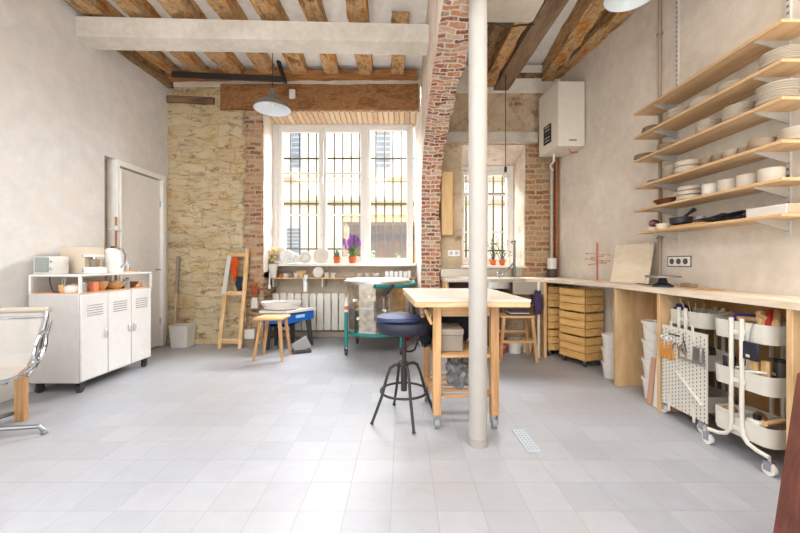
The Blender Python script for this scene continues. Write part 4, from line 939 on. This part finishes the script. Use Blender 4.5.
def bucket(x, y, z, r0, r1, h, label, mat, handle=True, group=None, name='bucket'):
    o = T(name, label, 'bucket', (x, y, z), group=group)
    MB().lathe([(0, 0), (r0, 0), (r1, h-.02), (r1+.008, h-.02), (r1+.008, h), (r1-.004, h), (r0-.004, .006), (0, .006)]).build('bucket_body', mat, o)
    if handle: MB().tube([(-r1-.006, 0, h-.03), (-r1*.8, -r1*.8, h*.55), (0, -r1-.012, h*.42), (r1*.8, -r1*.8, h*.55), (r1+.006, 0, h-.03)], .0035, 6).build('handle', M['white_plastic'], o)
    return o
bucket(1.21, 4.42, 0, .075, .09, .17, 'red plastic bucket on the floor under the counter', flat('#c1442c', .5))
bucket(1.40, 4.42, 0, .075, .09, .17, 'white plastic bucket on the floor behind the step stool', M['white_plastic'])
bucket(1.56, 4.46, 0, .06, .075, .16, 'small cream bucket beside the white bucket behind the step stool', M['cream'])
o = T('yellow_bowl', 'grey bowl with a yellow sponge below the counter above the step stool', 'bowl', (1.50, 4.30, .62))
MB().lathe(bowlp(.09, .10)).build('bowl_body', flat('#8f8a84', .3, .5), o); MB().box(-.05, .04, -.03, .03, .07, .12, .01).build('sponge', flat('#e0b23c', .9), o)
MB().box(-.11, .12, -.10, .28, -.02, 0).build('small_shelf', M['umber'], o)

# crates under the worktop
def crate(parent_casters, loc, rz, label, w=.33, l=.36, h=.255):
    o = T('wooden_crate', label, 'crate', loc, rz, group='stacked wooden crates under the worktop')
    mb = MB(); nn = 3; sh_ = (h-.012)/nn
    for k in range(nn):
        z = .004+k*sh_
        mb.box(0, .014, 0, l, z, z+sh_-.007, .002).box(w-.014, w, 0, l, z, z+sh_-.007, .002).box(0, w, 0, .014, z, z+sh_-.007, .002).box(0, w, l-.014, l, z, z+sh_-.007, .002)
    mb.build('side_slats', M['crate'], o)
    mb = MB()
    for (x, y) in ((.014, .014), (w-.036, .014), (.014, l-.036), (w-.036, l-.036)): mb.box(x, x+.022, y, y+.022, 0, h-.008)
    mb.build('corner_posts', M['crate'], o)
    MB().box(.01, w-.01, .01, l-.01, 0, .01).build('bottom_board', M['cratex'], o)
    if parent_casters:
        for (x, y) in ((.04, .04), (w-.04, .04), (.04, l-.04), (w-.04, l-.04)):
            c_ = MB().cyl((x, y, -.03), (x, y, 0), .012).build('caster', M['grey_plastic'], o); MB().cyl((x-.011, y, -.045), (x+.011, y, -.045), .025).build('wheel', M['rubber'], c_)
    return o
for k in range(3):
    crate(k == 0, (1.925, 3.74, .07+k*.258), math.radians(22), ['bottom', 'middle', 'top'][k]+' crate of the front stack of wooden crates under the worktop', w=.275, l=.35)
    crate(k == 0, (1.725, 4.22, .07+k*.258), math.radians(3), ['bottom', 'middle', 'top'][k]+' crate of the rear stack of wooden crates in the corner', w=.26, l=.40)
for k in range(3): bucket(2.03, 3.46, .0+k*.135, .062, .075, .15, ['bottom', 'middle', 'top'][k]+' white bucket of the short stack between the crates and the worktop panel', M['white_plastic'], group='short bucket stack')
for k in range(4): bucket(2.07, 2.92, .0+k*.155, .068, .082, .17, ['bottom', 'second', 'third', 'topmost'][k]+' white bucket of the tall stack behind the far trolley', M['white_plastic'], group='tall bucket stack')

# right worktop
wt = T('worktop', 'long pale plywood worktop on panels along the right wall', 'worktop', (0, 0, 0))
MB().prism([(1.92, .9, .885), (2.285, .9, .885), (2.285, 3.2, .885), (2.20, 3.92, .885), (1.985, 3.90, .885), (1.70, 4.15, .885), (1.66, 4.15, .885), (1.92, 3.25, .885)], (0, 0, .036)).build('top_board', M['wtop'], wt)
for y in (3.205, 2.66, 1.755, .95): MB().box(1.925, 2.28, y, y+.03, 0, .885, .002).build('support_panel', M['plyx'], wt)
MB().box(2.265, 2.28, .95, 3.2, .0, .885).build('back_panel', wood('#a87b48', '#c2955c', 'z', grain=5), wt)
wp = T('wall_pipe', 'straight grey conduit running up the right wall left of the shelves', 'pipe', (XR-.016, 3.14, .922))
MB().cyl((0, 0, 0), (0, 0, 2.72), .013).build('conduit', flat('#a8967f', .6), wp)
for z in (.4, 1.3, 2.2): MB().box(-.018, .016, -.018, .018, z, z+.02).build('clip', M['grey_plastic'], wp)
o = socket((XR-.001, 2.94, 1.125), -PI/2, 3, 'triple wall socket with dark outlets on the right wall below the shelves')
MB().box(-.125, .125, -.004, 0, -.045, .045).build('surround', flat('#3d3a37', .5), o)
# things on the worktop
def leaning(name, y0, y1, z, h, off, t, mat, label, cat):
    mb = MB().prism([(-off, y0, 0), (-off-t, y0, 0.002), (-t-.002, y0+.02*0, h), (-.002, y0, h)], (0, y1-y0, 0)); return tag(mb.build(name, mat, loc=(2.26, 0, z)), label, cat)
mb = MB().prism([(-.115, 3.10, 0), (-.15, 3.10, .003), (-.068, 3.14, .365), (-.033, 3.14, .362)], (-.04, .44, 0))
tag(mb.build('plywood_board', wood('#d0bfa4', '#e3d6c0', 'y', grain=5, bump=.03), loc=(2.26, 0, .922)), 'pale plywood board leaning against the right wall on the worktop', 'board')
o = T('twig_stand', 'thin reddish wooden rod with crosswise twigs standing on the worktop left of the plywood board', 'ornament', (2.03, 3.70, .922))
MB().cyl((0, 0, 0), (0, 0, .01), .04).build('base', M['pine'], o)
MB().tube([(0, 0, 0), (0, 0, .40)], .010).build('rod', flat('#a9674e', .6), o)
mb = MB()
for z, a in ((.17, .3), (.20, 1.5), (.24, .6), (.27, 2.4), (.21, 2.8)): mb.tube([(-.11*math.cos(a), -.11*math.sin(a), z), (.11*math.cos(a), .11*math.sin(a), z+.02)], .005, 6).ball((.11*math.cos(a), .11*math.sin(a), z+.02), .011, sub=1).ball((-.11*math.cos(a), -.11*math.sin(a), z), .011, sub=1)
mb.build('twigs', flat('#b98670', .6), o)
o = T('banding_wheel', 'black cast-iron banding wheel with a thin round top on the worktop', 'turntable', (2.08, 2.84, .922))
MB().lathe([(0, 0), (.072, 0), (.07, .015), (.035, .035), (.022, .075), (0, .075)]).build('base', flat('#262a33', .45), o)
MB().cyl((0, 0, .075), (0, 0, .09), .12, seg=40).build('wheel_plate', flat('#8e867c', .35, .6), o)
tag(MB().box(-.05, .05, -.16, .16, 0, .008, .002).build('wooden_board', M['orange_y'], loc=(2.17, 2.60, .922)), 'thin flat wooden board lying on the worktop right of the banding wheel', 'board')
tag(MB().box(-.03, .03, -.05, .05, 0, .03, .008, 2).build('wooden_block', M['umber'], loc=(2.16, 2.68, .930)), 'small brown block resting on the thin wooden board', 'block')
tag(MB().tube([(0, 0, 0), (0, .12, .0), (.01, .24, .0)], .005, 6).build('pencil', M['black'], loc=(2.10, 3.0, .928)), 'dark pencil lying on the worktop beside the banding wheel', 'pencil')
# leaning laths by the second panel
tag(MB().bar((0, 0, 0), (.05, .012, .50), .012, .055, (0, 1, 0)).build('white_lath', M['white_plastic'], loc=(1.955, 2.74, .003)), 'white painted lath leaning beside the far trolley', 'lath')
tag(MB().bar((0, 0, 0), (.045, .01, .36), .012, .05, (0, 1, 0)).build('pink_lath', flat('#c69a82', .7), loc=(1.945, 2.80, .003)), 'short pinkish wooden lath leaning beside the white lath', 'lath')
# foreground plank
tag(MB().prism([(1.22, 1.2, 0), (1.62, 1.2, 0), (1.66, 1.2, 1.0), (1.46, 1.2, .83), (1.332, 1.2, .745)], (0, -.05, 0)).build('old_plank', wood('#42211a', '#7a4232', 'z', 1, .8, 7, bump=.5)), 'dark reddish-brown worn timber board at the right edge of the foreground', 'board')
# ================================================================== shelves with pottery
SX0, SX1, SY0, SY1 = 2.06, 2.288, 1.93, 3.17
SZ_ = [2.44, 2.225, 2.02, 1.785, 1.58, 1.385]
names = ['topmost', 'second', 'third', 'fourth', 'fifth', 'lowest']
for k, z in enumerate(SZ_):
    s = T('wall_shelf', names[k]+' pale wooden shelf from the top on the right wall' if 0 < k < 5 else names[k]+' pale wooden shelf on the right wall', 'shelf', (0, 0, z), group='pottery shelves on the right wall')
    MB().box(SX0, SX1, SY0, SY1, -.018, 0, .002).build('board', M['shelf'], s)
    for y in (2.10, 2.95):
        MB().prism([(SX1-.005, y-.006, -.018), (SX0+.02, y-.006, -.018), (SX0+.02, y-.006, -.026), (SX1-.005, y-.006, -.085)], (0, .012, 0)).build('bracket', flat('#b8b3ab', .45), s)
for y in (2.10, 2.95):
    rl = T('shelf_rail', ('near' if y < 2.5 else 'far')+' white slotted metal rail carrying the wall shelves', 'rail', (XR, y, 1.27))
    MB().box(-.014, 0, -.013, .013, 0, 2.25 if y > 2.5 else 1.8, .001).build('channel', flat('#cfcbc5', .45), rl)
    mb = MB()
    for j in range(56): mb.box(-.0155, -.0138, -.007, .007, .03+j*.04, .045+j*.04) if .045+j*.04 < (2.22 if y > 2.5 else 1.78) else None
    mb.build('slots', flat('#77736d', .6), rl)
ORD = ['bottom', 'second', 'third', 'fourth', 'fifth', 'sixth', 'seventh', 'eighth']
protos = {}
def piece(kind, r, h, mat):
    key = (kind, round(r, 3), round(h, 3), mat)
    if key not in protos:
        P = {'plate': [(0, 0), (r*.6, 0), (r*.8, h*.12), (r*.99, h*.62), (r, h*.8), (r*.97, h*.8), (r*.78, h*.3), (r*.5, .003), (0, .003)],
             'bowl': [(0, 0), (r*.5, 0), (r*.85, h*.35), (r, h), (r*.96, h), (r*.8, h*.4), (r*.45, .006), (0, .006)],
             'pot': [(0, 0), (r*.94, 0), (r, h*.06), (r, h*.96), (r*.97, h), (r*.93, h), (r*.92, .01), (0, .01)],
             'tub': [(0, 0), (r*.75, 0), (r, h*.25), (r, h*.9), (r*.95, h), (r*.9, h), (r*.88, .02), (0, .01)]}[kind]
        mb = MB().lathe(P, seg=32); me = None
        o = mb.build('proto', M[mat]); protos[key] = o.data; bpy.data.objects.remove(o)
    return protos[key]
def put(kind, name, x, y, z, r, h, mat, label, cat, group=None):
    o = bpy.data.objects.new(name, piece(kind, r, h, mat)); C.objects.link(o); o.location = (x, y, z+.001); o.rotation_euler = (0, 0, R.uniform(0, 6))
    return tag(o, label, cat, group)
def shY(x, X=2.165): return X*F/(x-VX)
def stack(sh, xc, n, r, dh, kind, mat, where, X=2.165, ph=None, cat=None):
    if sh in (1, 2): X = 2.14; n = n+1
    z = SZ_[sh]; y = shY(xc, X); h = ph or dh*1.6; cat = cat or ('plate' if kind == 'plate' else 'bowl')
    for k in range(n):
        pos = 'topmost' if k == n-1 else ORD[k]
        w_ = ' from the bottom' if 0 < k < n-1 else ''
        put(kind, 'stoneware_'+cat, X, y, z+k*dh, r*(1-.03*((k*7) % 3)), h, mat, '%s %s%s in the stack %s' % (pos, cat, w_, where), cat, 'stack '+where)
# second shelf
stack(1, 652, 2, .075, .014, 'plate', 'umber', 'at the far end of the second shelf')
stack(1, 680, 4, .085, .012, 'plate', 'stoneware', 'by the rail on the second shelf')
stack(1, 705, 2, .088, .012, 'plate', 'stoneware3', 'next along on the second shelf')
stack(1, 733, 2, .088, .012, 'plate', 'stoneware', 'in the middle of the second shelf')
stack(1, 780, 5, .088, .012, 'plate', 'stoneware', 'at the near end of the second shelf')
# third shelf
stack(2, 645, 2, .085, .013, 'plate', 'umber', 'at the far end of the third shelf')
stack(2, 667, 1, .07, .02, 'plate', 'umber', 'behind the far rail on the third shelf')
stack(2, 709, 4, .078, .014, 'plate', 'stoneware', 'left of the middle of the third shelf')
stack(2, 740, 5, .088, .013, 'plate', 'stoneware', 'right of the middle of the third shelf')
stack(2, 777, 6, .09, .014, 'plate', 'stoneware', 'at the near end of the third shelf')
# fourth shelf
stack(3, 655, 2, .06, .014, 'plate', 'umber', 'at the far end of the fourth shelf')
stack(3, 671, 4, .06, .022, 'bowl', 'stoneware2', 'beside the far rail on the fourth shelf')
stack(3, 688, 2, .085, .045, 'tub', 'stoneware', 'of two tall bowls on the fourth shelf', ph=.05)
for x, r, h, lb in ((708, .05, .05, 'first'), (720, .048, .052, 'second'), (732, .05, .05, 'third'), (745, .038, .042, 'fourth')):
    put('bowl', 'small_bowl', 2.13, shY(x, 2.13), SZ_[3], r, h, 'umber' if lb != 'third' else 'stoneware2', lb+' of the small brownish bowls along the fourth shelf, from the left', 'bowl', 'small bowls on the fourth shelf')
put('tub', 'wide_bowl', 2.15, shY(762, 2.15), SZ_[3], .065, .062, 'umber', 'dark taupe rounded bowl alone near the front rail on the fourth shelf', 'bowl')
stack(3, 795, 3, .075, .022, 'bowl', 'stoneware', 'at the near end of the fourth shelf', X=2.20)
# fifth shelf
o = tag(MB().lathe([(0, 0), (.05, 0), (.10, .05), (.096, .05), (.045, .008), (0, .008)], seg=28, sx=.55, sy=1.2).build('boat_dish', M['clay_dark'], loc=(2.14, shY(665, 2.14), SZ_[4]+.001)), 'dark brown boat-shaped dish at the far end of the fifth shelf', 'dish')
stack(4, 690, 3, .085, .034, 'tub', 'stoneware', 'beside the brown dish on the fifth shelf', ph=.036)
for i, (x, r, h, lb) in enumerate(((711, .052, .082, 'first'), (728.5, .056, .083, 'second'), (748, .056, .083, 'third'), (771, .058, .085, 'fourth'))):
    put('pot', 'cylinder_pot', 2.165, shY(x), SZ_[4], r, h, 'porcelain' if i < 1 else 'stoneware3', lb+' from the left of the white cylindrical pots on the fifth shelf', 'pot', 'cylindrical pots on the fifth shelf')
# lowest shelf
z6 = SZ_[5]+.001
o = T('lidded_pot', 'round brown glazed pot on a pale base at the far end of the lowest shelf', 'pot', (2.15, shY(654, 2.15), z6))
MB().lathe([(0, 0), (.045, 0), (.05, .03), (0, .03)]).build('base', M['cream'], o); MB().ball((0, 0, .062), .04, 1, 1, .9).build('glazed_body', flat('#7d4a4c', .25, var=.3), o)
tag(MB().lathe([(0, 0), (.05, 0), (.058, .045), (.052, .045), (.045, .008), (0, .008)]).build('small_bowl', M['cream'], loc=(2.13, shY(664, 2.13), z6)), 'cream yellow bowl on the lowest shelf left of the black mortar', 'bowl')
o = T('mortar', 'black cast-iron mortar with its pestle on the lowest shelf', 'mortar', (2.14, shY(681, 2.14), z6))
MB().lathe([(0, 0), (.045, 0), (.04, .015), (.07, .03), (.075, .075), (.066, .075), (.05, .03), (0, .03)]).build('mortar_bowl', flat('#25262c', .5), o)
MB().tube([(.0, .02, .045), (.02, -.05, .10), (.03, -.09, .125)], [.014, .010, .018]).build('pestle', flat('#2d2e34', .5), o)
tag(MB().box(-.05, .05, -.16, .16, 0, .012, .003).build('chopping_board', M['orange_y'], loc=(2.12, 2.62, z6)), 'thin wooden board lying on the lowest shelf beside the mortar', 'board')
tag(MB().lathe(cup, sx=.8, sy=.8).build('drinking_glass', flat('#c5c2bb', .1, alpha=.5), loc=(2.19, shY(700, 2.19), z6)), 'small clear glass on the lowest shelf right of the mortar', 'glass')
rg = random.Random(5)
for i, (y, lb) in enumerate(((2.50, 'far'), (2.33, 'near'))):
    mb = MB()
    for k in range(9):
        a = Vector((2.15+rg.uniform(-.05, .05), y+rg.uniform(-.1, .1), z6+.012+k*.004)); d = Vector((rg.uniform(-.3, .3), rg.choice((-1, 1)), rg.uniform(0, .25))).normalized()
        mb.bar(a-d*.10, a+d*.10, .035, .005)
    tag(mb.build('slate_tiles', flat('#20232e', .4)), lb+' bundle of black glaze test strips on the lowest shelf', 'test tiles')
o = T('cardboard_box', 'long low box with a white end at the near end of the lowest shelf', 'box', (2.17, 2.01, z6))
MB().box(-.07, .07, -.07, .16, 0, .055, .003).build('box_body', flat('#b8a58a', .7), o); MB().box(-.074, -.069, -.068, .158, .002, .053).build('white_side', M['porcelain'], o)

# ================================================================== trolleys
def trolley(X, Y, L, label, rz=0):
    W = .25
    o = T('utility_trolley', label, 'trolley', (X, Y, 0), rz)
    for z in (.125, .40, .675):
        b = MB().tray(0, 0, W, L, z, z+.105, .06, .004, .006).build('basket', M['trolley'], o)
        MB().tube([(sx*(W/2-(.06 if c_ else 0)) if False else 0, 0, 0) for sx, c_ in ((1, 0),)]*1, .001) if False else None
    for s in (-1, 1):
        for q in (-1, 1):
            xx = s*(W/2+.012)
            MB().tube([(xx, q*.028, .80), (xx, q*.028, .20), (xx, q*.035, .15), (xx, q*.06, .115), (xx, q*(L/2-.06), .098), (xx, q*(L/2+.0), .092)], .0115, 8).build('frame_tube', M['trolley'], o)
            yy = q*(L/2)
            c_ = MB().cyl((xx, yy, .06), (xx, yy, .10), .010).box(xx-.016, xx-.012, yy-.015, yy+.02, .025, .07).box(xx+.012, xx+.016, yy-.015, yy+.02, .025, .07).build('caster', M['chrome'], o)
            MB().cyl((xx-.011, yy, .031), (xx+.011, yy, .031), .031, seg=20).cyl((xx-.013, yy, .031), (xx+.013, yy, .031), .012).build('wheel', M['white_plastic'], c_)
        for z in (.17, .445, .72):
            bt_ = MB().box(s*(W/2)+(-.002 if s > 0 else -.012), s*(W/2)+(.012 if s > 0 else .002), -.04, .04, z-.015, z+.015, .002)
            bt_.build('mounting_plate', M['trolley'], o)
    return o
TX, TY, TL = 2.045, 2.05, .33
trolley(TX, TY, TL, 'near white three-tier trolley full of tools under the worktop', .13)
UX, UY = 2.10, 2.50
trolley(UX, UY, .32, 'far white three-tier trolley with a pegboard on its side', .05)
# pegboard
pb = T('pegboard', 'white perforated pegboard hung on the side of the far trolley', 'pegboard', (1.935, 2.45, .0))
mb = MB().prism([(0, -.20, .095), (0, .19, .085), (0, .19, .66), (0, -.20, .66)], (-.006, 0, 0)); mb.build('panel', M['trolley'], pb)
mb = MB()
for i in range(13):
    for j in range(22):
        y = -.18+i*.030; z = .10+j*.026+(.013 if i % 2 else 0)
        if z < .645: mb.box(-.0075, -.0058, y-.003, y+.003, z-.006, z+.006)
mb.build('holes', flat('#6f6a63', .7), pb)
for y, z0_, z1_ in ((.10, .60, .70), (-.09, .60, .70), (.12, .05, .16), (-.10, .06, .17)): MB().box(-.010, -.006, y-.01, y+.01, z0_, z1_).build('clip', M['trolley'], pb)
def scissors(y, z, mat, label, s=1.0):
    o = T('scissors', label, 'scissors', (1.922, y, z))
    for q in (-1, 1): MB().tube([(0, q*.004, 0), (0, q*.02*s, -.05*s), (0, q*.028*s, -.085*s), (0, q*.012*s, -.11*s), (0, q*.005, -.06*s)], .004, 6).build('finger_loop', mat, o)
    MB().prism([(0, -.004, 0), (0, .004, 0), (0, .001, .07*s), (0, -.001, .07*s)], (-.003, 0, 0)).build('blade', M['chrome'], o)
    return o
og = flat('#c98a45', .4)
for k, (y, lb) in enumerate(((.185, 'first'), (.135, 'second'), (.09, 'third'))):
    o = T('wooden_tool', lb+' from the left of the wooden-handled clay tools hanging on the pegboard', 'tool', (1.922, 2.45+y, .47), group='clay tools on the pegboard')
    MB().tube([(0, .010, -.05), (0, .006, .07)], [.010, .006]).tube([(0, -.022, -.045), (0, .002, .07)], [.009, .005]).build('handle', og, o)
    MB().tube([(0, .005, .07), (0, .006, .10), (.006, .006, .11)], .003).build('hook', M['chrome'], o)
for k, (y, lb) in enumerate(((.05, 'left'), (-.01, 'right'))):
    tag(MB().tube([(0, -.028, -.05), (0, -.030, .0), (0, -.016, .045), (0, .0, .055), (0, .016, .045), (0, .030, .0), (0, .028, -.05)], .004, 6).build('wire_cutter', flat('#8a6a50', .5), loc=(1.92, 2.45+y, .50)), lb+' brown wire loop cutter hanging on the pegboard', 'tool')
scissors(2.43, .58, M['chrome'], 'pair of metal scissors hanging open on the pegboard', .8)
tag(MB().box(-.006, 0, -.05, .05, -.004, .004).build('magnet_bar', M['black'], loc=(1.928, 2.52, .605)), 'small black bar near the top of the pegboard', 'bar')
o = T('metal_rack', 'small grey metal rack with rulers at the near side of the pegboard', 'rack', (1.918, 2.30, .46))
MB().box(-.014, 0, -.05, .16, 0, .012, .002).box(-.02, .0, -.04, .03, .012, .11, .003).build('rack_body', flat('#a9a7a2', .35, .6), o)
MB().box(-.024, -.02, -.03, .02, .03, .10).build('ruler', M['steel'], o)
tag(MB().bar((0, .10, .24), (0, -.12, .08), .006, .02, (1, 0, 0)).build('long_rod', flat('#d6d1c6', .4), loc=(1.92, 2.40, .12)), 'long pale rod hanging diagonally low on the pegboard', 'rod')
# contents of the near trolley
def lay(name, p, q, r, mat, label, cat, group=None): return tag(MB().tube([p, q], r, 10).build(name, mat), label, cat, group)
zt1 = .69
lay('fabric_roll', (TX-.02, TY+.12, .79), (TX+.06, TY-.02, .80), .018, flat('#30358c', .7), 'rolled dark blue fabric on the top tier of the near trolley', 'roll')
lay('fabric_roll', (TX-.06, TY+.10, .782), (TX+.05, TY+.0, .79), .014, flat('#6a2f6d', .7), 'rolled purple fabric beside the blue roll on the near trolley', 'roll')
lay('wooden_roller', (TX-.07, TY+.05, .785), (TX+.05, TY-.06, .79), .016, M['orange_x'], 'wooden roller lying over the top tier of the near trolley', 'roller')
lay('clay_roller', (TX-.05, TY-.08, .76), (TX-.02, TY-.04, .835), .022, M['pine'], 'pale wooden roller sticking up in the top tier of the near trolley', 'roller')
lay('clay_roller', (TX-.04, TY-.14, .76), (TX+.04, TY-.07, .84), .020, M['pine'], 'pale wooden roller tilted at the near end of the top tier', 'roller')
lay('red_handle_tool', (TX-.06, TY-.12, .75), (TX+.0, TY-.07, .85), .014, flat('#b7332b', .5), 'red handled tool among the wooden rollers on the near trolley', 'tool')
lay('clay_roller', (TX+.0, TY-.12, .76), (TX-.05, TY-.06, .83), .015, M['orange_x'], 'brownish wooden roller crossing behind the red tool', 'roller')
o = T('hanging_pouch', 'dark blue pouch with white tag hanging from the near trolley\'s top basket', 'pouch', (TX-.128, TY-.085, .58))
MB().box(-.008, .008, -.055, .045, 0, .10, .005).build('pouch_body', flat('#20232f', .7), o); MB().box(-.011, -.008, -.01, .01, .015, .03).build('tag', M['porcelain'], o)
MB().tube([(0, 0, .10), (0, -.01, .17), (.012, -.01, .20), (.03, -.01, .18)], .004, 6).build('cord', M['grey_plastic'], o)
zt2 = .406
for i, (dx, dy, w_, h_, m, nm, lb) in enumerate(((-.05, -.02, .04, .19, 'cream', 'wooden_block', 'tall pale block in the middle tier of the near trolley'), (-.075, -.065, .03, .165, 'pine', 'wooden_paddle', 'pale wooden paddle in the middle tier next to the tall block'), (-.06, -.11, .03, .175, 'pine', 'wooden_paddle', 'wooden paddle at the near end of the middle tier'), (.05, -.04, .04, .17, 'umber', 'brown_box', 'brown box at the back of the middle tier of the near trolley'))):
    tag(MB().box(-w_/2, w_/2, -.02, .02, 0, h_, .008, 2).build(nm, M[m], loc=(TX+dx, TY+dy, zt2), rz=.2*i), lb, 'box' if i == 3 else 'tool')
jar('dark_jar', TX-.05, TY+.12, zt2, .03, .16, 'dark glass jar at the far end of the middle tier of the near trolley', flat('#3b3637', .2), M['grey_plastic'])
jar('dark_jar', TX+.01, TY+.09, zt2, .028, .19, 'tall dark jar with pink label behind the dark glass jar', flat('#5a2f38', .3), M['black'])
jar('paint_pot', TX+.03, TY-.10, zt2, .03, .18, 'dark lidded jar behind the wooden paddles', flat('#4b4540', .3), M['black'])
tag(MB().tube([(-.06, .05, .0), (0, 0, .012), (.04, -.08, .0), (-.03, -.10, .01), (-.08, -.02, .0)], .008).build('coiled_hose', M['white_plastic'], loc=(TX-.04, TY-.02, .505)), 'white coiled strap lying over the middle tier of the near trolley', 'strap')
zt3 = .131
tag(MB().tray(0, 0, .12, .14, 0, .11, .02, .003).build('plastic_tub', M['white_plastic'], loc=(TX-.05, TY+.09, zt3)), 'white plastic tub at the far end of the bottom tier of the near trolley', 'tub')
fabric('natural_sponge', (TX-.05, TY+.11, zt3+.06), (.03, .03, .035), M['orange'] if False else flat('#b98650', .8), 'tan sponge sticking out of the white plastic tub', 'sponge', sub=3, seed=6)
fabric('natural_sponge', (TX+.04, TY+.03, zt3), (.045, .045, .06), flat('#a06a3c', .8), 'brown sponge behind the tub on the bottom tier of the near trolley', 'sponge', sub=3, seed=8)
o = T('adhesive_jug', 'white squat bottle with dark cap on the bottom tier of the near trolley', 'bottle', (TX-.06, TY-.06, zt3))
MB().box(-.035, .035, -.04, .04, 0, .11, .015, 3).build('body', M['white_plastic'], o); MB().cyl((0, 0, .11), (0, 0, .135), .018).build('cap', M['black'], o); MB().box(-.037, -.034, -.02, .02, .03, .06).build('label_patch', flat('#2e3133', .5), o)
tag(MB().box(-.04, .04, -.03, .03, 0, .12, .006).build('brown_box', M['umber'], loc=(TX+.05, TY-.08, zt3)), 'brown box behind the squat white bottle on the bottom tier', 'box')
lay('wooden_roller', (TX-.09, TY-.13, .245), (TX+.05, TY-.10, .25), .014, M['pine_x'], 'short wooden roller at the near end of the bottom tier', 'roller')
# contents of the far trolley
fabric('blue_cloth', (UX-.04, UY+.11, .72), (.06, .045, .05), flat('#27305c', .9), 'navy cloth bundled at the far end of the far trolley', 'cloth', sub=3, seed=3)
for k in range(7):
    a = -.1+k*.03; lay('paint_brush', (UX-.03, UY+.05-k*.02, .70), (UX-.10+.02*k, UY+.06-k*.045, .85-.008*k), .0035, M['pine_x'], ['first', 'second', 'third', 'fourth', 'fifth', 'sixth', 'seventh', 'eighth'][k]+' from the far end of the thin sticks in the far trolley', 'stick', 'wooden sticks in the far trolley')
jar('paint_pot', UX-.0, UY-.06, .406, .04, .13, 'dark jar in the middle tier of the far trolley', flat('#4a3a34', .3), M['black'])
jar('paint_pot', UX-.04, UY+.04, .131, .05, .14, 'brown jar in the bottom tier of the far trolley', flat('#6a4b3a', .3), M['grey_plastic'])

# ================================================================== light
w = bpy.data.worlds.new('World'); bpy.context.scene.world = w; w.use_nodes = True
bg = w.node_tree.nodes['Background']; bg.inputs['Color'].default_value = (.93, .97, 1.0, 1); bg.inputs['Strength'].default_value = 1.15
def area(name, loc, rot, sx_, sy_, power, colr=(1, 1, 1)):
    l = bpy.data.lights.new(name, 'AREA'); l.shape = 'RECTANGLE'; l.size = sx_; l.size_y = sy_; l.energy = power; l.color = colr
    o = bpy.data.objects.new(name, l); C.objects.link(o); o.location = loc; o.rotation_euler = rot; return o
area('sky_window_light', (-.9, 6.3, 4.2), (math.radians(-42), 0, 0), 2.8, 1.8, 1150, (.90, .95, 1))
area('sky_window_light_right', (1.3, 6.4, 3.6), (math.radians(-50), 0, 0), 1.2, 1.0, 520, (1, .98, .95))
area('added_fill_left', (-1.6, .0, 3.3), (0, 0, 0), 2.4, 2.6, 135, (.96, .98, 1))  # added soft fill under the ceiling, no lamp hangs there
area('added_fill_right', (1.45, .3, 3.2), (0, 0, 0), 1.2, 2.0, 80, (1, .95, .90))  # same added overhead fill for the right half of the room
area('added_fill_rear', (-.3, -3.0, 1.7), (math.radians(90), 0, 0), 4.0, 2.2, 115, (.95, .975, 1))  # added fill behind the camera, its source is invented
area('added_upfill_left', (-1.6, -.6, .5), (PI, 0, 0), 2.2, 2.0, 55, (1, .985, .96))  # added low fill aimed up to brighten ceiling and beam underside
area('added_upfill_right', (1.4, -.4, .5), (PI, 0, 0), 1.2, 1.8, 45, (1, .98, .95))  # added low fill, lifts the right-hand joists and ceiling
s_ = bpy.data.lights.new('sun', 'SUN'); s_.energy = .9; s_.angle = math.radians(12); so = bpy.data.objects.new('sun', s_); C.objects.link(so); so.rotation_euler = (math.radians(50), 0, math.radians(15)); so.location = (0, -4, 8)

# ================================================================== camera
cam = bpy.data.cameras.new('camera'); co = bpy.data.objects.new('camera', cam); C.objects.link(co)
co.location = (0, 0, H); co.rotation_euler = (PI/2, 0, 0)
cam.sensor_width = 36; cam.lens = F/800*36; cam.shift_x = -(VX-400)/800; cam.shift_y = -(266.5-VY)/800; cam.clip_start = .02
bpy.context.scene.camera = co
vs = bpy.context.scene.view_settings
vs.view_transform = 'Standard'; vs.look = 'None'; vs.exposure = 0.1
